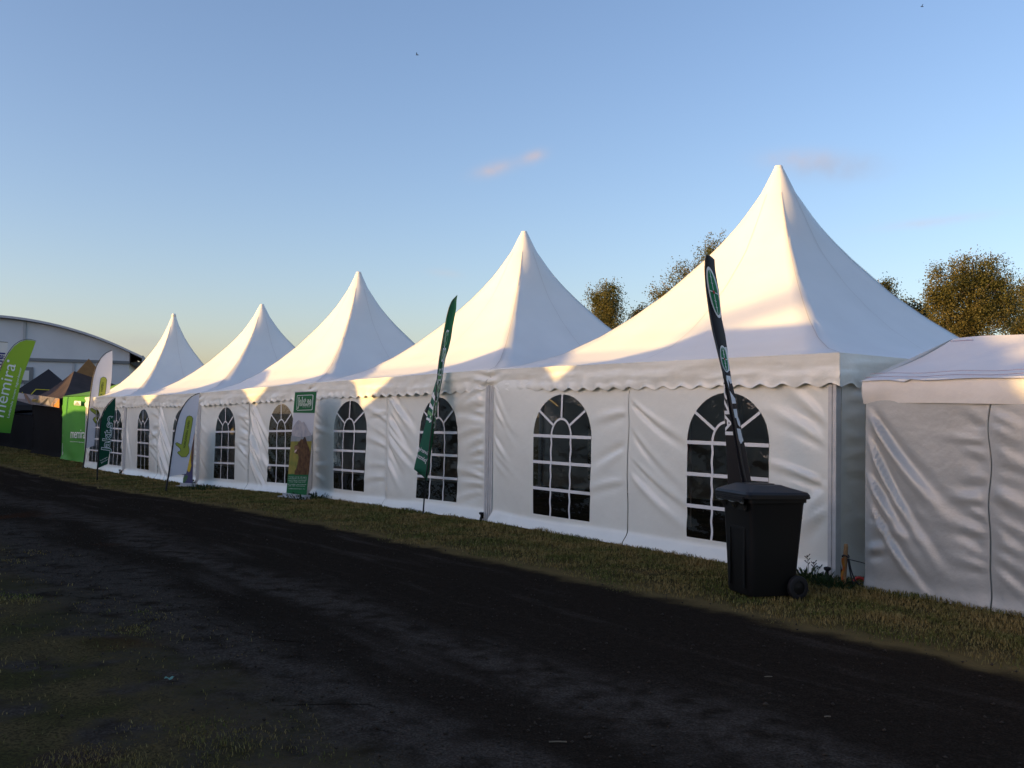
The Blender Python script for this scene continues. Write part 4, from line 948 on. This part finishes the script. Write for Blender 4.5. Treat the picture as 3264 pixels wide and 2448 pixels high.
for pts, c in (([(330, 890), (440, 908), (460, 1000), (330, 985)], (.34, .35, .38)), ([(440, 905), (480, 912), (560, 1085), (520, 1060)], (.20, .11, .05)), ([(480, 912), (610, 960), (570, 1020)], (.30, .28, .29)), ([(570, 995), (655, 1000), (655, 1040), (570, 1032)], (.55, .36, .03)), ([(560, 1040), (690, 1060), (700, 1020), (660, 1000)], (.16, .13, .02)),
               ([(700, 1095), (820, 985), (850, 980), (760, 1090)], (.02, .02, .02)), ([(800, 1100), (845, 985), (880, 1110)], (.24, .23, .24)), ([(880, 1110), (960, 985), (1030, 985), (900, 1115)], (.30, .20, .14)), ([(905, 1115), (985, 1010), (1030, 1000), (1028, 1140)], (.60, .22, .03)), ([(900, 1110), (1000, 1000), (1020, 1005), (925, 1118)], (.42, .40, .38))):
    nm = 'c%d' % int(sum(c) * 1000); poly_sheet('strip_picture', shk, q(pts), mat('strip_' + nm, c, .5, .4), T, .115, 6, False)
lettering(shk, 'BMP', *q([(578, 1030), (650, 1038)]), 4, mat('strip_ink', (.05, .03, .01), .6), T, .125)
# long black cloth wall reaching the photo's left edge
T, a3, b3, _ = stall_box('market_stall', 'long black cloth stall beyond the brown canopy at the left edge', 'market stall', 'fabric stalls at the far left', 41.5, 62, -1.6, 5.0, 1.75, m_drk, m_drk, 2.3, 321)
# black gazebo with yellow graphics, peaked black gazebo coloured sunlit brown
def gazebo(label, apex_px, Y, wd, h_eave, m, rot):
    A = P_at(*apex_px, Y); g0 = gz(A[0], A[1]); T = thing('gazebo', [A[0], A[1], g0], label, 'gazebo', 'dark gazebos behind the stalls'); cs = []
    for k in range(4):
        a = rot + math.pi / 4 + k * math.pi / 2; cs.append(np.array([A[0] + wd * .707 * math.cos(a), A[1] + wd * .707 * math.sin(a), g0 + h_eave]))
    canopy(T, cs, A, m, .05)
    for k in range(4):
        mb = MB(); p = cs[k] * [1, 1, 0] + [0, 0, g0]; mb.box(p + Z3 * h_eave / 2, [.02, 0, 0], [0, .02, 0], Z3 * h_eave / 2); mb.build('leg', m_alu, T)
        a, b = cs[k], cs[(k + 1) % 4]; mb = MB(); mb.add([a, b, b - Z3 * .28, a - Z3 * .28], [(0, 1, 2, 3)]); mb.build('valance', m, T)
    return T, A, cs
T, A, cs = gazebo('black gazebo roof with thin yellow line graphics', (155, 1176), 52.0, 4.6, 2.25, mat('black_gazebo_cloth', (.022, .020, .022), .7, .3), .35)
fc = [min(range(4), key=lambda k: np.linalg.norm((cs[k] + cs[(k + 1) % 4])[:2] / 2))]
mids = sorted(range(4), key=lambda k: ((cs[k] + cs[(k + 1) % 4]) / 2)[1]); k0 = mids[0]; a, b = cs[k0], cs[(k0 + 1) % 4]
if a[0] > b[0]: a, b = b, a
def onroof(f, g): e = a + (b - a) * g; return e + (A - e) * f - Z3 * .05 * math.sin(math.pi * f) + np.array([0, -.03, .05])
m_yel = mat('yellow_line_print', (.62, .52, .02), .6)
for P in ([(.12, .30), (.42, .34)], [(.42, .34), (.40, .72)], [(.13, .52), (.30, .50)], [(.24, .49), (.23, .62)], [(.33, .16), (.20, .22)]):
    mb = MB(); mb.tube([onroof(*P[0]), onroof((P[0][0] + P[1][0]) / 2, (P[0][1] + P[1][1]) / 2), onroof(*P[1])], .022, 6); mb.build('line_print', m_yel, T)
gazebo('brown pointed gazebo roof rising behind the black stall', (283, 1143), 53.0, 3.9, 2.45, m_sunlit_black, .5)

# ------------------------------------------------------------------ arched hall
m_hall = mat('hall_fabric', (.62, .64, .66), .5, .3, var=.08, vscale=.6, bump=.01, bscale=2)
m_hroof = mat('hall_roof_fabric', (.50, .51, .54), .5, .3, var=.08, vscale=.5)
m_steel = mat('hall_steel', (.17, .18, .19), .5, .5, .3)
def hall():
    Y0, Y1 = 60.0, 70.0; xc, hw, zt, ze = -33.0, 8.3, 7.25, 5.36; g0 = -.55; T = thing('event_hall', [xc, (Y0 + Y1) / 2, g0], 'large pale grey hall with arched roof at the left edge', 'event hall')
    R_ = (hw ** 2 + (zt - ze) ** 2) / (2 * (zt - ze)); arc = lambda x: zt - R_ + math.sqrt(R_ ** 2 - (x - xc) ** 2)
    xs = np.linspace(xc - hw, xc + hw, 33)
    mb = MB()
    for Y, o in ((Y0, 1), (Y1, -1)):
        top = [np.array([x, Y, arc(x)]) for x in xs]; bot = [np.array([x, Y, g0]) for x in xs]
        mb.grid(np.array([bot, top]))
    for x in (xc - hw, xc + hw): mb.add([(x, Y0, g0), (x, Y1, g0), (x, Y1, arc(x)), (x, Y0, arc(x))], [(0, 1, 2, 3)])
    mb.build('wall', m_hall, T)
    mb = MB(); ov = .78; prof = [(x, arc(x) + .03) for x in xs]; sl = (arc(xs[-1]) - arc(xs[-2])) / (xs[-1] - xs[-2])
    prof = [(xs[0] - ov, prof[0][1] + sl * ov)] + prof + [(xs[-1] + ov, prof[-1][1] + sl * ov)]
    up_ = np.array([[(x, Y, z + .14) for x, z in prof] for Y in (Y0 - .45, Y1 + .4)]); dn = np.array([[(x, Y, z) for x, z in prof] for Y in (Y0 - .45, Y1 + .4)])
    mb.grid(up_); mb.grid(dn); mb.grid(np.array([dn[0], up_[0]])); mb.grid(np.array([dn[1], up_[1]]))
    for i in (0, -1): mb.add([dn[0, i], dn[1, i], up_[1, i], up_[0, i]], [(0, 1, 2, 3)])
    mb.build('roof', m_hroof, T)
    for sx in (-1, 1):
        mb = MB(); x, z = (prof[-1] if sx > 0 else prof[0]); mb.box([x + .03 * sx, (Y0 + Y1) / 2, z - .07], [.04, 0, 0], [0, (Y1 - Y0) / 2 + .43, 0], [0, 0, .24])
        mb.add([(x, Y0 - .4, z - .22), (xc + hw * sx, Y0 - .4, z - .32), (xc + hw * sx, Y1, z - .32), (x, Y1, z - .22)], [(0, 1, 2, 3)]); mb.build('gutter', mat('gutter_grey', (.36, .36, .36), .6), T)
    mb = MB(); mb.box([xc, Y0 - .07, 4.74], [hw + .04, 0, 0], [0, .06, 0], [0, 0, .09]); mb.build('beam', m_steel, T)
    for x in (xc - 5.4, xc, xc + 2.1 + .1, xc + 4.15 + .9):
        z1 = 4.6 if x > xc + 1 and x > xc + 3 else arc(x)
        mb = MB(); mb.box([x, Y0 - .05, (g0 + z1) / 2], [.07, 0, 0], [0, .04, 0], [0, 0, (z1 - g0) / 2]); mb.build('column', mat('hall_grey', (.40, .41, .42), .5), T)
    for px0, px1 in ((78, 124),):
        a, b = P_at(px0, 1185, Y0 - .06), P_at(px1, 1216, Y0 - .06)
        mb = MB(); c = (a + b) / 2; mb.box(c, [(b[0] - a[0]) / 2 + .22, 0, 0], [0, .03, 0], [0, 0, (a[2] - b[2]) / 2 + .22]); w = mb.build('window', m_steel, T)
        mb = MB(); mb.box(c + [0, -.05, 0], [(b[0] - a[0]) / 2, 0, 0], [0, .02, 0], [0, 0, (a[2] - b[2]) / 2]); mb.build('pane', mat('hall_pane', (.62, .63, .58), .2, .6), w)
hall()
def turn_hall():
    T = bpy.data.objects['event_hall']; c = Vector((-24.7, 60, 0)); R_ = Matrix.Rotation(math.radians(19), 4, 'Z')
    def kids(o):
        for k in o.children: yield k; yield from kids(k)
    o0 = Vector(T.location); T.location = c + R_.to_3x3() @ (o0 - c)
    for k in kids(T): k.data.transform(R_)
turn_hall()
def shade_hall():
    T = thing('added_shade_hall', [-62, 40, 0], 'tall plain exhibition hall beyond the left photo edge', 'exhibition hall'); mb = MB()  # unseen building added only to keep the sun off the arched hall
    x0, x1, y0, y1, h, hr = -70, -54, 26.5, 62, 9.5, 13.5
    mb.add([(x0, y0, -1), (x1, y0, -1), (x1, y1, -1), (x0, y1, -1), (x0, y0, h), (x1, y0, h), (x1, y1, h), (x0, y1, h), ((x0 + x1) / 2, y0, hr), ((x0 + x1) / 2, y1, hr)], [(0, 1, 5, 8, 4), (2, 3, 7, 9, 6), (1, 2, 6, 5), (3, 0, 4, 7)]); mb.build('wall', m_hall, T)
    mb = MB(); mb.add([(x0 - .4, y0 - .4, h), (x0 - .4, y1 + .4, h), ((x0 + x1) / 2, y1 + .4, hr + .1), ((x0 + x1) / 2, y0 - .4, hr + .1), (x1 + .4, y1 + .4, h), (x1 + .4, y0 - .4, h)], [(0, 1, 2, 3), (3, 2, 4, 5)]); mb.build('roof', m_hroof, T)
shade_hall()

# ------------------------------------------------------------------ trees
def leaf_mat(name, a, b):
    m = mat(name, a, .55, .3, base2=b, vscale=.9, transl=.42); return m
m_leaf = leaf_mat('birch_leaf', (.105, .112, .032), (.165, .132, .042)); m_leaf2 = leaf_mat('dark_leaf', (.055, .066, .020), (.085, .082, .026))
m_bark = mat('birch_bark', (.34, .27, .21), .8, .2, base2=(.10, .075, .055), vscale=5)
def tree(name, label, base, lobes, nclump, nleaf, lsize, m, droop, seed, trunk_r=.16, group='trees behind the tents'):
    r = np.random.default_rng(seed); T = thing(name, base, label, 'tree', group); base = np.array(base, float)
    L_ = [(np.array(c, float), np.array(rad, float)) for c, rad in lobes]; vol = np.array([np.prod(rad) for c, rad in L_]); pr = vol ** .8 / (vol ** .8).sum()
    top = max(c[2] + rad[2] * .55 for c, rad in L_); ctr = sum(c * p for (c, _), p in zip(L_, pr))
    mb = MB(); trunk = [base - Z3 * .2]; nseg = 9
    for k in range(1, nseg + 1):
        f = k / nseg; trunk.append(np.array([base[0] + (ctr[0] - base[0]) * f + r.normal(0, .07), base[1] + (ctr[1] - base[1]) * f + r.normal(0, .07), base[2] + (top - base[2]) * f]))
    mb.tube(trunk, [trunk_r * (1 - .88 * k / nseg) for k in range(nseg + 1)], 8); mb.build('trunk', m_bark, T, True)
    cl = []
    while len(cl) < nclump:
        c, rad = L_[r.choice(len(L_), p=pr)]; d = r.normal(0, 1, 3); d /= np.linalg.norm(d); f = r.random() ** .42
        wob = .86 + .42 * math.sin(d[0] * 5 + d[2] * 4 + seed) * math.sin(d[1] * 4 - d[2] * 6 + seed * 2); cl.append(c + d * rad * f * wob)
    cl = np.array(cl)
    # limbs towards clump centres
    mb = MB()
    for k in r.choice(nclump, min(46, nclump // 3), replace=False):
        p = cl[k]; z0 = np.clip(p[2] - np.linalg.norm(p[:2] - ctr[:2]) * 1.1 - .4, base[2] + .8, top - .3); f = (z0 - base[2]) / (top - base[2]); i = min(int(f * nseg), nseg - 1); g = f * nseg - i
        s_ = trunk[i] * (1 - g) + trunk[i + 1] * g; mid = (s_ + p) / 2 + np.array([*r.normal(0, .12, 2), .25]); rr = trunk_r * (1 - .85 * f) * .5
        mb.tube(curve([s_, mid, p], 10), [max(.009, rr * (1 - .85 * j / 10)) for j in range(len(curve([s_, mid, p], 10)))], 5)
    mb.build('limbs', m_bark, T, True)
    n = nclump * nleaf; ci = np.repeat(np.arange(nclump), nleaf); sc = (.4 + 1.25 * r.random(nclump) ** 1.6)[ci]
    off = r.normal(0, 1, (n, 3)); off *= (np.minimum(1, 1.5 / np.linalg.norm(off, axis=1)))[:, None]; off = off * np.array([.25, .25, .25]) * sc[:, None]; off[:, 2] -= droop * np.abs(r.normal(0, 1, n)) * sc * (.5 + np.hypot(off[:, 0], off[:, 1]))
    ang = r.uniform(0, 6.28, n); P = cl[ci] + off
    dirv = np.stack([np.cos(ang) * .6, np.sin(ang) * .6, r.uniform(-1, .25, n)], 1); dirv /= np.linalg.norm(dirv, axis=1)[:, None]
    side = np.cross(dirv, r.normal(0, 1, (n, 3))); side /= np.linalg.norm(side, axis=1)[:, None] + 1e-6; ls = lsize * r.uniform(.6, 1.3, n)[:, None]
    V = np.stack([P, P + dirv * ls * .5 + side * ls * .33, P + dirv * ls, P + dirv * ls * .5 - side * ls * .33], 1).reshape(-1, 3)
    fast_mesh('crown', V, np.arange(n * 4).reshape(-1, 4), m, T)
def lobe(px, py, rx, ry, Y): c = P_at(px, py, Y); return (c, (rx * Y / F, (rx + ry) * .45 * Y / F, ry * Y / F))
gY = lambda px, Y: np.array([P_at(px, 1200, Y)[0], Y, -.2])
tree('birch_tree', 'slim birch standing alone in the gap between the two nearest tents', gY(1935, 46), [lobe(1935, 990, 62, 90, 46), lobe(1945, 925, 36, 50, 46), lobe(1905, 1060, 50, 50, 46), lobe(1975, 1060, 42, 50, 46), lobe(1868, 1020, 22, 34, 46), lobe(1900, 940, 30, 34, 46)], 500, 44, .08, m_leaf, .5, 1, .14)
tree('birch_tree', 'broad birch rising behind the left slope of the nearest tent roof', gY(2330, 44), [lobe(2270, 810, 62, 72, 44), lobe(2330, 850, 110, 110, 44), lobe(2190, 880, 62, 72, 44), lobe(2110, 950, 44, 62, 44), lobe(2240, 960, 110, 90, 44), lobe(2090, 925, 26, 30, 44), lobe(2380, 1000, 130, 90, 44)], 900, 44, .08, m_leaf, .5, 2, .2)
tree('small_tree', 'small treetop just clearing the left roof slope beside the broad birch', gY(2046, 48), [lobe(2046, 1000, 26, 26, 48), lobe(2030, 1020, 30, 30, 48)], 120, 36, .09, m_leaf2, .3, 3, .08)
tree('small_tree', 'thin dark treetop just clearing the right slope of the nearest tent roof', gY(2830, 46), [lobe(2825, 905, 26, 30, 46), lobe(2805, 935, 34, 40, 46), lobe(2840, 960, 30, 50, 46), lobe(2800, 1000, 60, 60, 46)], 260, 36, .09, m_leaf2, .3, 4, .09)
tree('birch_tree', 'largest birch with visible pale limbs above the silver stall roof', gY(3080, 42), [lobe(3075, 880, 70, 86, 42), lobe(3150, 870, 80, 66, 42), lobe(3010, 940, 62, 76, 42), lobe(3120, 990, 120, 90, 42), lobe(3040, 1040, 110, 60, 42), lobe(3200, 950, 60, 90, 42), lobe(2975, 935, 30, 36, 42), lobe(2990, 860, 32, 28, 42)], 1300, 44, .08, m_leaf, .5, 5, .22)
tree('birch_tree', 'birch cut by the right photo edge beside the largest birch', gY(3290, 46), [lobe(3275, 940, 60, 90, 46), lobe(3300, 1020, 90, 90, 46), lobe(3250, 1040, 50, 60, 46)], 500, 44, .08, m_leaf, .5, 6, .18)
tree('small_tree', 'low bushy tree filling the dip left of the largest birch', gY(2920, 50), [lobe(2900, 985, 46, 46, 50), lobe(2940, 1010, 60, 60, 50), lobe(2880, 1040, 60, 50, 50), lobe(2990, 1060, 80, 50, 50)], 420, 30, .12, m_leaf2, .3, 7, .1)
tree('small_tree', 'low dark treetop left of the slim birch at the roof edge', gY(1862, 52), [lobe(1866, 1040, 34, 30, 52), lobe(1880, 1075, 50, 30, 52)], 130, 30, .12, m_leaf2, .3, 8, .08)
# trees on the viewer's side of the road: their branches streak the sunlight
def far_branch():
    nd = 62; k = nd / NC; pt = lambda a, z: np.array([*sn(a + SH_U * k, nd), z + SH_Z * k]); b = np.array([*sn(-6.2 + SH_U * k, nd), 0.0])
    T = thing('roadside_tree', b, 'roadside tree with one long bough far behind the viewer', 'tree', 'roadside trees behind the viewer')
    mb = MB(); mb.tube([b - Z3 * .2, b + Z3 * 4, pt(-6.0, 3.2)], [.3, .26, .2], 8); mb.build('trunk', m_bark, T, True)
    mb = MB(); mb.tube(curve([pt(-6.0, 3.0), pt(-3.4, 4.1), pt(-.3, 4.45), pt(.75, 4.12), pt(2.0, 3.55), pt(3.4, 3.0)], 40), .17, 6); mb.build('bough', m_bark, T, True)
    r = np.random.default_rng(8); n = 1500; P = pt(-6.4, 3.8) + r.normal(0, 1, (n, 3)) * [.5, .5, .7]; d = r.normal(0, .09, (n, 3)); e = r.normal(0, .09, (n, 3))
    fast_mesh('crown', np.stack([P, P + d, P + d + e, P + e], 1).reshape(-1, 3), np.arange(n * 4).reshape(-1, 4), m_leaf2, T)
far_branch()
def shade_tree():
    nd = 34; k = nd / NC; pt = lambda a, z: np.array([*sn(a + SH_U * k, nd), z + SH_Z * k]); b = np.array([*sn(-4.6 + SH_U * k, nd), 0.0])
    T = thing('roadside_tree', b, 'roadside tree behind the viewer opposite the silver stall', 'tree', 'roadside trees behind the viewer')
    mb = MB(); mb.tube([b - Z3 * .2, b + Z3 * 3, pt(-4.5, 2.6)], [.25, .2, .14], 8); mb.build('trunk', m_bark, T, True)
    mb = MB()
    for P in ([(-4.5, 2.0), (-3.2, 2.7), (-2.1, 2.42), (-1.2, 2.12)], [(-4.4, 2.4), (-3.0, 2.95), (-1.9, 2.72), (-1.0, 2.62)], [(-2.6, 2.5), (-2.0, 2.22), (-1.55, 2.02)]):
        mb.tube(curve([pt(*p) for p in P], 30), .075, 6)
    mb.build('limbs', m_bark, T, True)
    r = np.random.default_rng(9); n = 260; f = r.random(n)[:, None]; P = pt(-2.3, 2.50) * (1 - f) + pt(-1.35, 1.80) * f + r.normal(0, 1, (n, 3)) * [.16, .16, .12]; d = r.normal(0, .07, (n, 3)); e = r.normal(0, .07, (n, 3))
    fast_mesh('crown', np.stack([P, P + d, P + d + e, P + e], 1).reshape(-1, 3), np.arange(n * 4).reshape(-1, 4), m_leaf2, T)
shade_tree()

# ------------------------------------------------------------------ grass, stones, small litter
def grass():
    r = np.random.default_rng(99); m = bpy.data.materials.new('grass_blade'); m.use_nodes = True; nt = m.node_tree; P = nt.nodes['Principled BSDF']; N = nt.nodes.new; Lk = nt.links.new
    geo = N('ShaderNodeNewGeometry')
    def noise(sc):
        n = N('ShaderNodeTexNoise'); n.inputs['Scale'].default_value = sc; n.inputs['Detail'].default_value = 3; Lk(geo.outputs['Position'], n.inputs['Vector']); return n.outputs[0]
    def mix(f, a, b, lo, hi):
        rg = N('ShaderNodeMapRange'); rg.inputs[1].default_value = lo; rg.inputs[2].default_value = hi; Lk(f, rg.inputs[0])
        n = N('ShaderNodeMix'); n.data_type = 'RGBA'
        for k, q_ in ((0, rg.outputs[0]), (6, a), (7, b)):
            if isinstance(q_, tuple): n.inputs[k].default_value = (*q_, 1)
            else: Lk(q_, n.inputs[k])
        return n.outputs[2]
    c = mix(noise(1.6), (.092, .102, .024), (.235, .165, .058), .40, .62); c = mix(noise(45), c, (.31, .235, .10), .50, .70)
    Lk(c, P.inputs['Base Color']); P.inputs['Roughness'].default_value = .8; P.inputs['Specular IOR Level'].default_value = .08
    def blades(s, n, h, wd):
        k = len(s); xy = P0[None] + u2[None] * s[:, None] + n2[None] * n[:, None]; z = G(s + S0) - .012
        a = r.uniform(0, 6.28, k); ln = h * r.uniform(.15, .9, k); dx = np.stack([np.cos(a), np.sin(a)], 1); pd = np.stack([-np.sin(a), np.cos(a)], 1); b = np.concatenate([xy, z[:, None]], 1)
        w3 = np.concatenate([pd * wd[:, None], np.zeros((k, 1))], 1); mid = b + np.concatenate([dx * (ln * .35)[:, None], (h * .6)[:, None]], 1); tip = b + np.concatenate([dx * ln[:, None], (h * r.uniform(.7, 1, k))[:, None]], 1)
        V = np.stack([b - w3, b + w3, mid + w3 * .7, mid - w3 * .7, tip], 1).reshape(-1, 3); i = np.arange(k)[:, None] * 5
        return V, np.concatenate([i + [0, 1, 2], i + [0, 2, 3], i + [3, 2, 4]], 0)
    Vs, Fs, o = [], [], 0
    def add(s, n, h, wd):
        nonlocal o
        V, Fc = blades(s, n, h, wd); Vs.append(V); Fs.append(Fc + o); o += len(V)
    def field(s0, s1, n0, n1, dens, mask):
        k = int((s1 - s0) * (n1 - n0) * dens); s = r.uniform(s0, s1, k); n = r.uniform(n0, n1, k); xy = P0[None] + u2[None] * s[:, None] + n2[None] * n[:, None]
        d = np.hypot(xy[:, 0], xy[:, 1]); keep = r.random(k) < np.clip((8 / d) ** 1.6, 0, 1) * mask(s, n)
        pxx = xy[:, 0] / np.maximum(xy[:, 1], .1); keep &= (xy[:, 1] > 2.5) & (np.abs(pxx) < .62); s, n, d = s[keep], n[keep], d[keep]
        patch = hsh(s * .8, n * .8, 11); fine = hsh(s * 3, n * 3, 12)
        h = (.028 + .045 * patch * fine + .02 * r.random(len(s))); h *= np.where((n > -.1) & (n < .35), 1.5, 1.0) * np.where(n > 4, .62, 1.0); wd = np.maximum(.0022, .00042 * d) * r.uniform(.7, 1.3, len(s))
        add(s, n, h, wd)
    edge = lambda s, n: np.clip((2.22 + .25 * hsh(s * 2.3, s * 0, 21) - n) / .30, 0.0, 1) * (.45 + .55 * np.clip((2.0 - n) / .8, 0, 1))
    field(-7, 9, -.35, 2.5, 3600, edge); field(9, 48, -.3, 2.5, 3600, edge); field(26, 52, -3.5, -.3, 1500, lambda s, n: s * 0 + 1); field(-7, 0, -1.2, -.35, 900, lambda s, n: s * 0 + 1)
    near = lambda s, n: np.clip((n - 6.0 - .5 * hsh(s * .8, s * 0, 5)) / .9, 0, 1) * np.clip((hsh(s * 1.1, n * 1.1, 41) * .7 + hsh(s * 3.2, n * 3.2, 42) * .5 - .30) * 2.4, 0.03, 1)
    field(-3, 14, 5.6, 9.5, 4200, near)
    tag(fast_mesh('grass', np.concatenate(Vs), np.concatenate(Fs), m), kind='stuff')
grass()
def inside_things():
    c = BASES[0] * .32 + BASES[1] * .68; c = c - np.array([*n2, 0]) * 2.2; T = thing('hanging_cloth', c, 'dark red cloth hanging inside the nearest tent behind its left window', 'cloth')
    mb = MB(); Gd = np.zeros((12, 10, 3)); d = np.array([*u2, 0])
    for i in range(12):
        for j in range(10): Gd[i, j] = c + d * (-.25 + .5 * i / 11) + np.array([*n2, 0]) * .05 * math.sin(i * 1.3) + Z3 * (1.0 + .75 * j / 9)
    mb.grid(Gd); mb.build('cloth', mat('dark_red_cloth', (.32, .02, .03), .8), T, True)
    mb = MB(); mb.tube([c - d * .3 + Z3 * 1.76, c + d * .3 + Z3 * 1.76], .012, 6); mb.tube([c - d * .3, c - d * .3 + Z3 * 1.76], .012, 6); mb.tube([c + d * .3, c + d * .3 + Z3 * 1.76], .012, 6); mb.build('rail', m_alu, T)
inside_things()
def stones():
    r = np.random.default_rng(77); k = 9000; s = r.uniform(-4, 22, k); n = np.where(r.random(k) < .55, 5.9 + r.normal(0, .55, k), r.uniform(2.1, 6.6, k)); sz = .0035 + .010 * r.random(k) ** 5 + .003 * r.random(k)
    xy = P0[None] + u2[None] * s[:, None] + n2[None] * n[:, None]; ok = (xy[:, 1] > 2.5) & (np.abs(xy[:, 0] / xy[:, 1]) < .6); s, n, sz, xy = s[ok], n[ok], sz[ok], xy[ok]; k = len(s)
    base = np.array([(1, 0, 0), (0, 1, 0), (-1, 0, 0), (0, -1, 0), (0, 0, .7), (0, 0, -.7)], float); tri = np.array([(0, 1, 4), (1, 2, 4), (2, 3, 4), (3, 0, 4), (1, 0, 5), (2, 1, 5), (3, 2, 5), (0, 3, 5)])
    a = r.uniform(0, 6.28, k); V = base[None] * sz[:, None, None] * r.uniform(.6, 1.5, (k, 6, 1)); ca, sa = np.cos(a)[:, None], np.sin(a)[:, None]
    X = V[..., 0] * ca - V[..., 1] * sa; Y = V[..., 0] * sa + V[..., 1] * ca; V = np.stack([X + xy[:, :1], Y + xy[:, 1:], V[..., 2] + (G(s + S0) + .009)[:, None]], 2).reshape(-1, 3)
    tag(fast_mesh('gravel_stones', V, (np.arange(k)[:, None, None] * 6 + tri[None]).reshape(-1, 3), mat('stone_grey', (.030, .023, .017), .95, .1, base2=(.065, .052, .040), vscale=4)), kind='stuff')
stones()
m_twig = mat('dry_twig', (.15, .12, .08), .8)
for (px, py, dx, lb) in ((2437, 2163, .05, 'pale dry twig lying on the dark road in front of the bin'), (2628, 2291, .035, 'short pale twig near the bottom right of the road'), (1750, 2372, .09, 'longer dull twig lying near the bottom middle of the road')):
    p = ground_at(px, py); p[2] += .012; mb = MB(); mb.tube(curve([p, p + [dx * .5, .004, .001], p + [dx, .004, .0]], 8), [.004] * len(curve([p, p, p], 8)), 6); tag(mb.build('twig', m_twig), lb, 'twig')
p = ground_at(540, 2168); p[2] += .014; Gd = np.array([[p + [.017 * (i - 1.5), .014 * (j - 1.5), .008 * math.sin(i * 2.1 + j)] for j in range(4)] for i in range(4)])
tag(obj('paper_scrap', Gd.reshape(-1, 3), grid_faces(4, 4), mat('mint_paper', (.12, .26, .20), .7)), 'crumpled mint green paper scrap on the near grass', 'paper scrap')
for k, (px, py, lb) in enumerate(((2938, 21, 'tiny dark bird flying at the top right of the sky'), (1329, 175, 'tiny dark bird flying above the middle tents'))):
    c = P_at(px, py, 90); mb = MB(); mb.tube([c + [-.12, 0, 0], c, c + [.13, 0, .0], c + [.2, 0, .01]], [.015, .04, .03, .01], 6)
    mb.add([c + [-.04, 0, .02], c + [.05, 0, .02], c + [.02, .30, .12], c + [-.05, .34, .10]], [(0, 1, 2, 3)]); mb.add([c + [-.04, 0, .02], c + [.05, 0, .02], c + [.02, -.30, .12], c + [-.05, -.34, .10]], [(0, 1, 2, 3)])
    tag(mb.build('bird', m_rubber), lb, 'bird')
